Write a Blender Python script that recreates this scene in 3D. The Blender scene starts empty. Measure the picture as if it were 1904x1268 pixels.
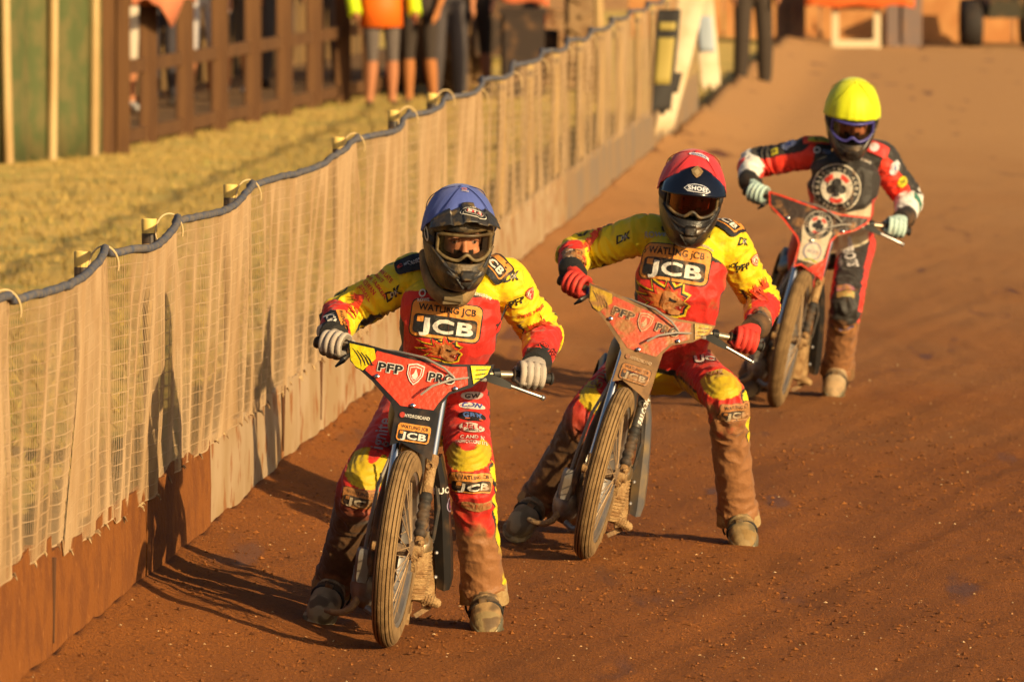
import bpy, bmesh, math, random
import numpy as np
from mathutils import Vector, Matrix, noise
from mathutils.bvhtree import BVHTree

random.seed(7)
rng = np.random.default_rng(11)
scene = bpy.context.scene
COL = scene.collection

# ------------------------------------------------------------------ camera
W, H = 1904.0, 1268.0
F = 17310.0                       # focal length in photo pixels
CAM = Vector((0, 0, 2.65))
PITCH = math.atan(958.0 / F)      # horizon lies above the frame
cam_d = bpy.data.cameras.new('camera')
cam = bpy.data.objects.new('camera', cam_d)
COL.objects.link(cam)
cam.location = CAM
cam.rotation_euler = (math.pi / 2 - PITCH, 0, 0)
cam_d.sensor_width = 36.0
cam_d.lens = 36.0 * F / W
cam_d.clip_end = 3000
cam_d.dof.use_dof = True
cam_d.dof.focus_distance = 31.2
cam_d.dof.aperture_fstop = 9.0
scene.camera = cam

# ------------------------------------------------------------------ light
SUN_EL = math.radians(15.5)
SUN_DIR = Vector((0.88, -1.0, 0)).normalized() * math.cos(SUN_EL) + Vector((0, 0, math.sin(SUN_EL)))
world = bpy.data.worlds.new('World')
scene.world = world
world.use_nodes = True
wn = world.node_tree
for n in list(wn.nodes):
    wn.nodes.remove(n)
sky = wn.nodes.new('ShaderNodeTexSky')
sky.sky_type = 'NISHITA'
sky.sun_disc = False
sky.sun_elevation = SUN_EL
sky.sun_rotation = math.atan2(SUN_DIR.x, SUN_DIR.y)
sky.dust_density = 4.0
sky.air_density = 1.0
bg = wn.nodes.new('ShaderNodeBackground')
bg.inputs[1].default_value = 0.075
wo = wn.nodes.new('ShaderNodeOutputWorld')
wn.links.new(sky.outputs[0], bg.inputs[0])
wn.links.new(bg.outputs[0], wo.inputs[0])
sun_d = bpy.data.lights.new('sun', 'SUN')
sun_d.energy = 5.0
sun_d.angle = math.radians(0.6)
sun_d.color = (1.0, 0.75, 0.40)
sun = bpy.data.objects.new('sun', sun_d)
COL.objects.link(sun)
sun.location = (20, -30, 20)
sun.rotation_euler = SUN_DIR.to_track_quat('Z', 'Y').to_euler()
scene.view_settings.view_transform = 'Standard'
scene.view_settings.look = 'None'
scene.view_settings.gamma = 1.0
scene.view_settings.use_curve_mapping = False
scene.view_settings.exposure = 0.17
scene.render.engine = 'CYCLES'
scene.cycles.use_denoising = True
scene.cycles.max_bounces = 6
scene.cycles.transparent_max_bounces = 12
scene.cycles.caustics_reflective = False
scene.cycles.caustics_refractive = False

# ------------------------------------------------------------------ helpers
def P(px, py, Y):
    """World point that the photo pixel (px, py) shows at depth Y metres."""
    u = (px - W / 2) / F
    v = (H / 2 - py) / F
    d = Vector((u, v * math.sin(PITCH) + math.cos(PITCH), v * math.cos(PITCH) - math.sin(PITCH)))
    return CAM + d * (Y / d.y)

def V(*a):
    return Vector(a)

class MB:
    def __init__(self):
        self.v, self.f, self.m, self.n = [], [], [], 0
    def add(self, verts, faces, mi=0):
        b = self.n
        self.v.extend([tuple(p) for p in verts])
        self.f.extend([tuple(i + b for i in q) for q in faces])
        self.m.extend([mi] * len(faces))
        self.n += len(verts)
        return self
    def xf(self, M):
        self.v = [tuple(M @ Vector(p)) for p in self.v]
        return self
    def loft(self, rings, caps=True, closed=True, mi=0, loop=False):
        k = len(rings[0]); vs = [p for r in rings for p in r]; fs = []
        R = len(rings)
        for i in range(R if loop else R - 1):
            i2 = (i + 1) % R
            for j in range(k if closed else k - 1):
                j2 = (j + 1) % k
                fs.append((i * k + j, i * k + j2, i2 * k + j2, i2 * k + j))
        if caps and closed and not loop:
            fs.append(tuple(range(k))[::-1]); fs.append(tuple((R - 1) * k + j for j in range(k)))
        return self.add(vs, fs, mi)
    def tube(self, pts, r, n=10, mi=0, caps=True, flat=None, up=None):
        pts = [Vector(p) for p in pts]
        N = len(pts)
        rs = r if hasattr(r, '__len__') else [r] * N
        T = []
        for i in range(N):
            a = pts[max(0, i - 1)]; b = pts[min(N - 1, i + 1)]
            T.append((b - a).normalized())
        x = Vector(up) if up is not None else (Vector((0, 0, 1)) if abs(T[0].z) < .9 else Vector((1, 0, 0)))
        rings = []
        for i in range(N):
            x = (x - T[i] * x.dot(T[i])).normalized()
            y = T[i].cross(x)
            fx, fy = flat if flat else (1, 1)
            rings.append([pts[i] + (x * math.cos(2 * math.pi * j / n) * fx + y * math.sin(2 * math.pi * j / n) * fy) * rs[i] for j in range(n)])
        return self.loft(rings, caps, True, mi)
    def box(self, c, s, R=None, mi=0):
        c = Vector(c); vs = []
        for dz in (-.5, .5):
            for dx, dy in ((-.5, -.5), (.5, -.5), (.5, .5), (-.5, .5)):
                d = Vector((dx * s[0], dy * s[1], dz * s[2]))
                vs.append(c + (R @ d if R is not None else d))
        return self.add(vs, [(3, 2, 1, 0), (4, 5, 6, 7), (0, 1, 5, 4), (1, 2, 6, 5), (2, 3, 7, 6), (3, 0, 4, 7)], mi)
    def lathe(self, prof, c, axis, n=32, mi=0, loop=False, caps=True):
        c = Vector(c); a = Vector(axis).normalized()
        x = a.orthogonal().normalized(); y = a.cross(x)
        rings = [[c + a * z + (x * math.cos(2 * math.pi * j / n) + y * math.sin(2 * math.pi * j / n)) * r for j in range(n)] for r, z in prof]
        return self.loft(rings, caps, True, mi, loop)
    def ball(self, c, r, n=12, mi=0, R=None):
        c = Vector(c)
        r = r if hasattr(r, '__len__') else (r, r, r)
        rings = []
        m = max(4, n // 2)
        for i in range(1, m):
            th = math.pi * i / m
            ring = []
            for j in range(n):
                ph = 2 * math.pi * j / n
                d = Vector((r[0] * math.sin(th) * math.cos(ph), r[1] * math.sin(th) * math.sin(ph), -r[2] * math.cos(th)))
                ring.append(c + (R @ d if R is not None else d))
            rings.append(ring)
        b = self.n
        self.loft(rings, False, True, mi)
        lo = Vector((0, 0, -r[2])); hi = Vector((0, 0, r[2]))
        if R is not None: lo, hi = R @ lo, R @ hi
        k = n; e = b + (m - 2) * k
        self.v.append(tuple(c + lo)); self.v.append(tuple(c + hi)); self.n += 2
        for j in range(k):
            self.f.append((b + (j + 1) % k, b + j, self.n - 2)); self.m.append(mi)
            self.f.append((e + j, e + (j + 1) % k, self.n - 1)); self.m.append(mi)
        return self
    def prism(self, poly, to3, th, mi=0):
        """poly: 2-D outline; to3(u, v, d) -> 3-D point, d = depth through the plate."""
        k = len(poly)
        vs = [to3(u, v, 0) for u, v in poly] + [to3(u, v, th) for u, v in poly]
        fs = [tuple(range(k)), tuple(range(2 * k - 1, k - 1, -1))]
        fs += [(j, j + k, (j + 1) % k + k, (j + 1) % k) for j in range(k)]
        return self.add(vs, fs, mi)
    def mesh(self, name, mats, smooth=True, angle=40):
        me = bpy.data.meshes.new(name)
        me.from_pydata(self.v, [], self.f)
        for m in (mats if isinstance(mats, (list, tuple)) else [mats]):
            me.materials.append(m)
        if any(self.m):
            me.polygons.foreach_set('material_index', self.m)
        finish(me, smooth, angle)
        return me

def finish(me, smooth=True, angle=40):
    bm = bmesh.new(); bm.from_mesh(me)
    bmesh.ops.recalc_face_normals(bm, faces=bm.faces)
    bm.to_mesh(me); bm.free()
    if smooth:
        me.polygons.foreach_set('use_smooth', [True] * len(me.polygons))
        if angle < 180:
            me.set_sharp_from_angle(angle=math.radians(angle))
    me.update()

def link(name, data, parent=None, local=None):
    o = bpy.data.objects.new(name, data)
    COL.objects.link(o)
    if parent is not None:
        o.parent = parent
        if local is not None:
            o.matrix_local = local
    return o

def obj(name, mb, mat, parent=None, smooth=True, angle=40, world_verts=False):
    me = mb.mesh(name, mat, smooth, angle) if isinstance(mb, MB) else mb
    if world_verts and parent is not None:
        Mi = world_of(parent).inverted()
        me.transform(Mi)
    return link(name, me, parent)

def world_of(o):
    M = o.matrix_basis.copy()
    p = o.parent
    while p is not None:
        M = p.matrix_basis @ M
        p = p.parent
    return M

def tag(o, label=None, cat=None, group=None, kind=None):
    if label: o['label'] = label
    if cat: o['category'] = cat
    if group: o['group'] = group
    if kind: o['kind'] = kind
    return o

def thing(name, loc, label, cat, group=None, M=None):
    o = bpy.data.objects.new(name, None)
    o.empty_display_size = .2
    COL.objects.link(o)
    if M is not None: o.matrix_basis = M
    else: o.location = loc
    return tag(o, label, cat, group)

# ------------------------------------------------------------------ materials
DUST = (0.40, 0.19, 0.065)
def mk(name, col=(.5, .5, .5), col2=None, nscale=8, ncon=(.4, .6), rough=.6, metal=0, bump=0, bscale=80, bdist=.01,
       dust=None, dscale=6, dustcol=DUST, attr=None, dattr=None, coat=0, spec=.5, droug=0, sheen=0, stretch=None, rough2=None, dramp=(.55, 1.05)):
    m = bpy.data.materials.new(name)
    m.use_nodes = True
    nt = m.node_tree; N = nt.nodes; L = nt.links
    b = N['Principled BSDF']
    tc = N.new('ShaderNodeTexCoord')
    def tex(scale, det=5, st=None):
        t = N.new('ShaderNodeTexNoise'); t.inputs['Scale'].default_value = scale; t.inputs['Detail'].default_value = det
        if st:
            mp = N.new('ShaderNodeMapping'); mp.inputs['Scale'].default_value = st
            L.new(tc.outputs['Object'], mp.inputs[0]); L.new(mp.outputs[0], t.inputs['Vector'])
        else:
            L.new(tc.outputs['Object'], t.inputs['Vector'])
        return t
    def mixc(fac, a, c):
        x = N.new('ShaderNodeMix'); x.data_type = 'RGBA'
        for s, v in ((x.inputs[0], fac), (x.inputs[6], a), (x.inputs[7], c)):
            if hasattr(v, 'node'): L.new(v, s)
            elif hasattr(v, '__len__'): s.default_value = (*v[:3], 1)
            else: s.default_value = v
        return x.outputs[2]
    def ramp(v, a, c):
        r = N.new('ShaderNodeMapRange'); r.interpolation_type = 'SMOOTHSTEP'
        L.new(v, r.inputs[0]); r.inputs[1].default_value = a; r.inputs[2].default_value = c
        return r.outputs[0]
    if attr:
        a = N.new('ShaderNodeAttribute'); a.attribute_name = attr; cur = a.outputs['Color']
    else:
        cur = col
    if col2 is not None:
        cur = mixc(ramp(tex(nscale, 6, stretch).outputs[0], *ncon), cur, col2)
    if dust is not None or dattr:
        t = tex(dscale, 8)
        ad = N.new('ShaderNodeMath'); ad.operation = 'ADD'
        L.new(t.outputs[0], ad.inputs[0])
        if dattr:
            a = N.new('ShaderNodeAttribute'); a.attribute_name = dattr
            L.new(a.outputs['Fac'], ad.inputs[1])
        else:
            ad.inputs[1].default_value = dust
        cur = mixc(ramp(ad.outputs[0], *dramp), cur, dustcol)
        fac_d = ad.outputs[0]
    if hasattr(cur, 'node'): L.new(cur, b.inputs['Base Color'])
    else: b.inputs['Base Color'].default_value = (*cur, 1)
    b.inputs['Roughness'].default_value = rough
    if rough2 is not None:
        r = N.new('ShaderNodeMapRange'); L.new(tex(nscale * 1.7).outputs[0], r.inputs[0])
        r.inputs[1].default_value = .35; r.inputs[2].default_value = .65
        r.inputs[3].default_value = rough; r.inputs[4].default_value = rough2
        L.new(r.outputs[0], b.inputs['Roughness'])
    b.inputs['Metallic'].default_value = metal
    b.inputs['Specular IOR Level'].default_value = spec
    b.inputs['Coat Weight'].default_value = coat
    b.inputs['Coat Roughness'].default_value = .12
    b.inputs['Diffuse Roughness'].default_value = droug
    b.inputs['Sheen Weight'].default_value = sheen
    if bump:
        t = tex(bscale, 4)
        bp = N.new('ShaderNodeBump'); bp.inputs['Strength'].default_value = bump; bp.inputs['Distance'].default_value = bdist
        L.new(t.outputs[0], bp.inputs['Height']); L.new(bp.outputs[0], b.inputs['Normal'])
    return m

def attr_col(me, cols, name='Col'):
    a = me.color_attributes.new(name, 'FLOAT_COLOR', 'POINT')
    c = np.ones((len(me.vertices), 4), np.float32); c[:, :3] = cols
    a.data.foreach_set('color', c.ravel())

def attr_val(me, vals, name):
    a = me.attributes.new(name, 'FLOAT', 'POINT')
    a.data.foreach_set('value', np.asarray(vals, np.float32))

def smoothstep(a, b, x):
    t = np.clip((x - a) / (b - a), 0, 1)
    return t * t * (3 - 2 * t)

def remesh(mb, voxel, smooth=4, fac=.5):
    """One continuous closed surface round all the volumes in mb."""
    me = bpy.data.meshes.new('volume'); me.from_pydata(mb.v, [], mb.f)
    bm = bmesh.new(); bm.from_mesh(me); bmesh.ops.recalc_face_normals(bm, faces=bm.faces); bm.to_mesh(me); bm.free()
    o = bpy.data.objects.new('volume', me); COL.objects.link(o)
    r = o.modifiers.new('r', 'REMESH'); r.mode = 'VOXEL'; r.voxel_size = voxel; r.use_smooth_shade = True
    if smooth:
        s = o.modifiers.new('s', 'SMOOTH'); s.factor = fac; s.iterations = smooth
    dg = bpy.context.evaluated_depsgraph_get(); dg.update()
    out = bpy.data.meshes.new_from_object(o.evaluated_get(dg))
    bpy.data.objects.remove(o); bpy.data.meshes.remove(me)
    out.materials.clear()
    return out

def coords(me):
    a = np.empty(len(me.vertices) * 3, np.float32); me.vertices.foreach_get('co', a)
    return a.reshape(-1, 3)
def normals(me):
    a = np.empty(len(me.vertices) * 3, np.float32); me.vertex_normals.foreach_get('vector', a)
    return a.reshape(-1, 3)
def set_coords(me, a):
    me.vertices.foreach_set('co', np.asarray(a, np.float32).ravel()); me.update()

# ------------------------------------------------------------------ flat print that lies on a surface
_txt = {}
def text2d(s, bold=.0, shear=0, width=1.0):
    """2-D mesh of a string, cap height 1, centred on the origin."""
    key = (s, bold, shear)
    if key not in _txt:
        c = bpy.data.curves.new('t', 'FONT'); c.body = s; c.size = 1.4; c.offset = bold; c.shear = shear
        c.resolution_u = 3; c.space_character = 1.0 + bold * 1.6
        o = bpy.data.objects.new('t', c); COL.objects.link(o)
        dg = bpy.context.evaluated_depsgraph_get(); dg.update()
        me = bpy.data.meshes.new_from_object(o.evaluated_get(dg))
        v = coords(me)[:, :2].copy(); f = [tuple(p.vertices) for p in me.polygons]
        bpy.data.objects.remove(o); bpy.data.curves.remove(c); bpy.data.meshes.remove(me)
        if len(v):
            v[:, 0] -= (v[:, 0].min() + v[:, 0].max()) / 2; v[:, 1] -= .5
        _txt[key] = (v, f)
    v, f = _txt[key]
    v = v.copy(); v[:, 0] *= width
    return v, f

def L_text(s, h, col, at=(0, 0), bold=.03, rot=0, shear=0, fit=None, width=1.0):
    v, f = text2d(s, bold, shear)
    v = v * h
    v[:, 0] *= width
    if fit:
        w = v[:, 0].max() - v[:, 0].min()
        v[:, 0] *= fit / w
    c, sn = math.cos(rot), math.sin(rot)
    v = np.stack([v[:, 0] * c - v[:, 1] * sn + at[0], v[:, 0] * sn + v[:, 1] * c + at[1]], 1)
    return (v, f, col)

def L_poly(pts, col):
    v = np.array(pts, float)
    return (v, [tuple(range(len(pts)))], col)

def L_rect(w, h, col, at=(0, 0), r=.0, rot=0):
    r = min(r, w / 2, h / 2)
    pts = []
    for cx, cy, a0 in ((w / 2 - r, h / 2 - r, 0), (-w / 2 + r, h / 2 - r, 90), (-w / 2 + r, -h / 2 + r, 180), (w / 2 - r, -h / 2 + r, 270)):
        for a in ((0, 30, 60, 90) if r > 0 else (45,)):
            t = math.radians(a0 + a)
            pts.append((cx + r * math.cos(t), cy + r * math.sin(t)))
    c, s = math.cos(rot), math.sin(rot)
    return L_poly([(x * c - y * s + at[0], x * s + y * c + at[1]) for x, y in pts], col)

def L_oval(w, h, col, at=(0, 0), n=28):
    return L_poly([(w / 2 * math.cos(2 * math.pi * i / n) + at[0], h / 2 * math.sin(2 * math.pi * i / n) + at[1]) for i in range(n)], col)

def L_ring(w, h, t, col, at=(0, 0), n=32):
    v, f = [], []
    for i in range(n):
        a = 2 * math.pi * i / n
        v += [(w / 2 * math.cos(a) + at[0], h / 2 * math.sin(a) + at[1]), ((w / 2 - t) * math.cos(a) + at[0], (h / 2 - t) * math.sin(a) + at[1])]
        j = (i + 1) % n
        f.append((2 * i, 2 * j, 2 * j + 1, 2 * i + 1))
    return (np.array(v), f, col)

def L_arc(s, R, h, col, a0, a1, at=(0, 0), bold=.03, inside=False):
    """letters along an arc from angle a0 to a1 (radians)"""
    vs, fs, n = [], [], 0
    for i, ch in enumerate(s):
        if ch == ' ': continue
        a = a0 + (a1 - a0) * (i + .5) / len(s)
        v, f = text2d(ch, bold)
        if not len(v): continue
        v = v * h
        rot = a - math.pi / 2 + (math.pi if inside else 0)
        c, sn = math.cos(rot), math.sin(rot)
        v = np.stack([v[:, 0] * c - v[:, 1] * sn + at[0] + R * math.cos(a), v[:, 0] * sn + v[:, 1] * c + at[1] + R * math.sin(a)], 1)
        vs.append(v); fs += [tuple(k + n for k in q) for q in f]; n += len(v)
    return (np.concatenate(vs), fs, col)

_pm = {}
def print_mat(col, rough=.6, dust=.04):
    key = (tuple(col), rough, dust)
    if key not in _pm:
        _pm[key] = mk('print', col, rough=rough, dust=dust, dscale=22, bump=.45, bscale=55, bdist=.014, dramp=(.60, .90))
    return _pm[key]

def refine(v, f, lim):
    bm = bmesh.new()
    bv = [bm.verts.new((float(a), float(b), 0)) for a, b in v]
    for q in f:
        try: bm.faces.new([bv[i] for i in q])
        except ValueError: pass
    bmesh.ops.triangulate(bm, faces=bm.faces)
    for _ in range(6):
        es = [e for e in bm.edges if e.calc_length() > lim]
        if not es: break
        bmesh.ops.subdivide_edges(bm, edges=es, cuts=1)
        bmesh.ops.triangulate(bm, faces=[q for q in bm.faces if len(q.verts) > 3])
    bm.verts.index_update()
    vv = np.array([(p.co.x, p.co.y) for p in bm.verts]); ff = [tuple(p.index for p in q.verts) for q in bm.faces]
    bm.free()
    return vv, ff

def bvh_of(me):
    return BVHTree.FromPolygons([tuple(v.co) for v in me.vertices], [tuple(p.vertices) for p in me.polygons])

def print_on(name, parent, bvh, px, py, layers, rot=0, lift=.003, step=.0011, lim=.02, scale=1.0, flat=0.0, dust=.05, rough=.6, nrm=None, hit=None):
    """Lay flat coloured layers on the surface seen at photo pixel (px, py)."""
    d = (P(px, py, 40) - CAM).normalized()
    if hit is None:
        loc, n, i, dist = bvh.ray_cast(CAM, d)
        if loc is None:
            loc, n, i, dist = bvh.find_nearest(P(px, py, parent.get('_Y', 31)))
    else:
        loc, n = hit
    acc = Vector((0, 0, 0))
    for dx in (-10, 0, 10):
        for dy in (-10, 0, 10):
            q = bvh.ray_cast(CAM, (P(px + dx, py + dy, 40) - CAM).normalized())
            if q[0] is not None and (q[0] - loc).length < .15: acc += q[1]
    n = acc.normalized() if acc.length > 0 else n
    if n.dot(d) > 0: n = -n
    if nrm is not None: n = nrm
    n = (n * (1 - flat) - d * flat).normalized()
    rt = Vector((1, 0, 0)); rt = (rt - n * rt.dot(n)).normalized(); up = n.cross(rt)
    if up.z < 0: up = -up
    c, s = math.cos(rot), math.sin(rot)
    r2 = rt * c + up * s; u2 = up * c - rt * s
    mb = MB(); mats = []
    for k, (v, f, col) in enumerate(layers):
        m = print_mat(col, rough, dust)
        if m not in mats: mats.append(m)
        v2, f2 = refine(np.asarray(v) * scale, f, lim)
        pts = []
        for a, b in v2:
            o = loc + r2 * a + u2 * b
            q = bvh.ray_cast(o + n * .12, -n, .3)
            if q[0] is None: q = bvh.find_nearest(o)
            nn = q[1] if q[1].dot(n) > 0 else -q[1]
            pts.append(q[0] + (nn * .5 + n * .5).normalized() * (lift + step * k))
        mb.add(pts, f2, mats.index(m))
    me = bpy.data.meshes.new(name); me.from_pydata(mb.v, [], mb.f)
    for m in mats: me.materials.append(m)
    me.polygons.foreach_set('material_index', mb.m)
    me.polygons.foreach_set('use_smooth', [True] * len(me.polygons))
    me.update()
    me.transform(world_of(parent).inverted())
    return link(name, me, parent)

def print_flat(name, parent, to3, layers, step=.0006, base=0.0, dust=.1, rough=.45):
    mb = MB(); mats = []
    for k, (v, f, col) in enumerate(layers):
        m = print_mat(col, rough, dust)
        if m not in mats: mats.append(m)
        v2, f2 = refine(v, f, .03)
        mb.add([to3(a, b, -(k + 1) * step - base) for a, b in v2], f2, mats.index(m))
    me = bpy.data.meshes.new(name); me.from_pydata(mb.v, [], mb.f)
    for m in mats: me.materials.append(m)
    me.polygons.foreach_set('material_index', mb.m)
    me.update()
    return link(name, me, parent)

# ================================================================== setting
def fence_x(Y):
    return 0.0558 * Y - 2.959

FZ = .10                          # the banked track is this much higher at the fence
def nz(x, y, z=0.0):
    return noise.noise(Vector((x, y, z)))

def bank(d, Y):
    """loose shale thrown up against the kickboards"""
    a = .05
    a *= .85 + .5 * nz(Y * .5, 3.3) + .35 * nz(Y * 2.1, 6.3)
    k = max(0, 1 - max(0, d) / .80)
    return a * math.exp(-max(0, d) / .11) + FZ * k * k * (3 - 2 * k)

def track_z(x, y):
    d = x - fence_x(y)
    z = 0.0
    if y < 75:
        k = 1.0 if y < 50 else (75 - y) / 25
        a = x - y * .19 + .25 * nz(y * .11, 5.5)     # ruts sweep across the bend
        rut = abs(nz(a * 3.4, y * .05, 21)) + .5 * abs(nz(a * 8.3, y * .09, 22))
        z -= k * .011 * max(0, .30 - rut) * (1 if x > -.2 else .4) * 2
        z += k * (.010 * nz(a * 2.6, y * .12, 1) + .006 * nz(a * 7, y * .3, 2) + .0045 * nz(x * 6, y * 5, 3) + .004 * nz(x * 17, y * 12, 4))
        if x > .8: z += k * .010 * max(0, nz(x * 14, y * 9, 9)) * min(1, (x - .8))
    if d < -.035: return -.06
    if d < 1.6:
        z += bank(d, y)
    return z

def axis(parts):
    out = []
    for a, b, n in parts:
        out += list(np.linspace(a, b, n, endpoint=False))
    return out + [parts[-1][1]]

def make_track():
    xs = axis([(-900, -60, 5), (-60, -6, 8), (-6, -2.4, 18), (-2.4, 4.2, 190), (4.2, 8, 24), (8, 60, 10), (60, 900, 5)])
    ys = axis([(-300, 0, 4), (0, 25, 8), (25, 46, 400), (46, 76, 130), (76, 130, 40), (130, 400, 10), (400, 2000, 5)])
    vs = [(x, y, track_z(x, y)) for y in ys for x in xs]
    k = len(xs)
    fs = [(j * k + i, j * k + i + 1, (j + 1) * k + i + 1, (j + 1) * k + i) for j in range(len(ys) - 1) for i in range(k - 1)]
    me = bpy.data.meshes.new('shale_track'); me.from_pydata(vs, [], fs)
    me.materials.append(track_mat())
    me.polygons.foreach_set('use_smooth', [True] * len(fs)); me.update()
    return tag(link('shale_track', me), 'brick red loose shale speedway track with ruts', kind='structure')

def track_mat():
    m = bpy.data.materials.new('shale'); m.use_nodes = True
    nt = m.node_tree; N = nt.nodes; L = nt.links; b = N['Principled BSDF']
    tc = N.new('ShaderNodeTexCoord')
    def tex(scale, det, st=(1, 1, 1), rot=0):
        mp = N.new('ShaderNodeMapping'); mp.inputs['Scale'].default_value = st; mp.inputs['Rotation'].default_value = (0, 0, rot)
        L.new(tc.outputs['Object'], mp.inputs[0])
        t = N.new('ShaderNodeTexNoise'); t.inputs['Scale'].default_value = scale; t.inputs['Detail'].default_value = det
        L.new(mp.outputs[0], t.inputs['Vector']); return t.outputs[0]
    def rng_(v, a, c, o0=0, o1=1):
        r = N.new('ShaderNodeMapRange'); L.new(v, r.inputs[0])
        r.inputs[1].default_value = a; r.inputs[2].default_value = c; r.inputs[3].default_value = o0; r.inputs[4].default_value = o1
        return r.outputs[0]
    def mix(f, a, c):
        x = N.new('ShaderNodeMix'); x.data_type = 'RGBA'; L.new(f, x.inputs[0])
        for s, v in ((x.inputs[6], a), (x.inputs[7], c)):
            if hasattr(v, 'node'): L.new(v, s)
            else: s.default_value = (*v, 1)
        return x.outputs[2]
    big = tex(1.1, 5, (1, .35, 1), .25)
    streak = tex(3.0, 6, (1.2, .16, 1), .27)
    fine = tex(55, 6, (1, .8, 1))
    grit = tex(150, 3)
    c = mix(rng_(big, .35, .65), (.33, .103, .012), (.28, .085, .010))
    c = mix(rng_(streak, .42, .66), c, (.245, .074, .008))
    c = mix(rng_(fine, .50, .72), c, (.165, .048, .006))
    c = mix(rng_(grit, .64, .74), c, (.46, .21, .06))
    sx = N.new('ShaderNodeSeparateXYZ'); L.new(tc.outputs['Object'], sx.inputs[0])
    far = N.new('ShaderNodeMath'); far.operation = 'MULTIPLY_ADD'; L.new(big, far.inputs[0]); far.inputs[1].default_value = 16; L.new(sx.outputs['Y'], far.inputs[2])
    c = mix(rng_(far.outputs[0], 46, 88), c, (.56, .295, .115))      # shale blends to a paler tone with distance, edge broken by noise
    wet = rng_(tex(1.9, 3, (1.7, .22, 1), .19), .635, .70)
    c = mix(wet, c, (.19, .066, .016))
    L.new(c, b.inputs['Base Color'])
    L.new(rng_(wet, 0, 1, .92, .50), b.inputs['Roughness'])
    b.inputs['Diffuse Roughness'].default_value = 1.0
    b.inputs['Specular IOR Level'].default_value = .35
    bp = N.new('ShaderNodeBump'); bp.inputs['Strength'].default_value = .85; bp.inputs['Distance'].default_value = .02
    ad = N.new('ShaderNodeMath'); ad.operation = 'MULTIPLY_ADD'
    L.new(fine, ad.inputs[0]); ad.inputs[1].default_value = 1.0; L.new(grit, ad.inputs[2])
    L.new(ad.outputs[0], bp.inputs['Height']); L.new(bp.outputs[0], b.inputs['Normal'])
    return m

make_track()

def scatter_stones(name, n, box, size, cols, label, mat, power=1.0, test=None):
    V_ = np.array([(1, 0, 0), (-1, 0, 0), (0, 1, 0), (0, -1, 0), (0, 0, 1), (0, 0, -.4)], float)
    F_ = [(0, 2, 4), (2, 1, 4), (1, 3, 4), (3, 0, 4), (2, 0, 5), (1, 2, 5), (3, 1, 5), (0, 3, 5)]
    vs, fs, cs = [], [], []
    k = 0
    while k < n:
        y = box[2] + (box[3] - box[2]) * rng.random() ** power
        x = box[0] + (box[1] - box[0]) * rng.random()
        if x < fence_x(y) + .02 or (test and not test(x, y)): 
            n -= 1; continue
        r = size[0] + (size[1] - size[0]) * rng.random() ** 4
        a = rng.random() * 6.28
        v = V_ * (.7 + .6 * rng.random((6, 1))) * r * np.array([1.2, .9, .75])
        c, s = math.cos(a), math.sin(a)
        v = np.stack([v[:, 0] * c - v[:, 1] * s + x, v[:, 0] * s + v[:, 1] * c + y, v[:, 2] + track_z(x, y) + r * .2], 1)
        vs.append(v); fs += [tuple(i + 6 * k for i in q) for q in F_]
        cc = cols[int(rng.integers(len(cols)))]
        cs += [np.array(cc) * (.8 + .4 * rng.random())] * 6
        k += 1
    me = bpy.data.meshes.new(name); me.from_pydata(np.concatenate(vs).tolist(), [], fs)
    attr_col(me, np.array(cs)); me.materials.append(mat); me.update()
    return tag(link(name, me), label, kind='stuff')

stone_mat = mk('stones', attr='Col', rough=.85)
scatter_stones('loose_gravel', 6500, (-2.2, 3.6, 26.5, 46), (.0016, .0066),
               [(.55, .31, .13), (.46, .22, .08), (.64, .42, .21), (.34, .12, .03), (.30, .10, .025)],
               'pale grit and small stones strewn over the red shale', stone_mat, 1.5)
scatter_stones('shale_clods', 34000, (-1.6, 3.8, 26.0, 42), (.0022, .011),
               [(.20, .060, .008), (.14, .042, .005), (.24, .075, .010), (.29, .098, .015)],
               'dark damp crumbs of shale thrown up beside the ruts', stone_mat, 1.2,
               test=lambda x, y: nz(x * 1.6, y * .5, 7) > -.10 + .4 * rng.random() - .2 or (x < -.6 and nz(x * 2, y, 5) > 0))

# grass verge behind the fence -------------------------------------------------
def verge_z(x, y):
    d = fence_x(y) - x
    k = max(0, min(1, (66 - y) / 12))
    return .012 + FZ * k + min(1, max(0, (d - .1) / .6)) * (.035 * nz(x * .9, y * .35, 5) + .015 * nz(x * 3, y * 1.2, 6) + .05)

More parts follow.
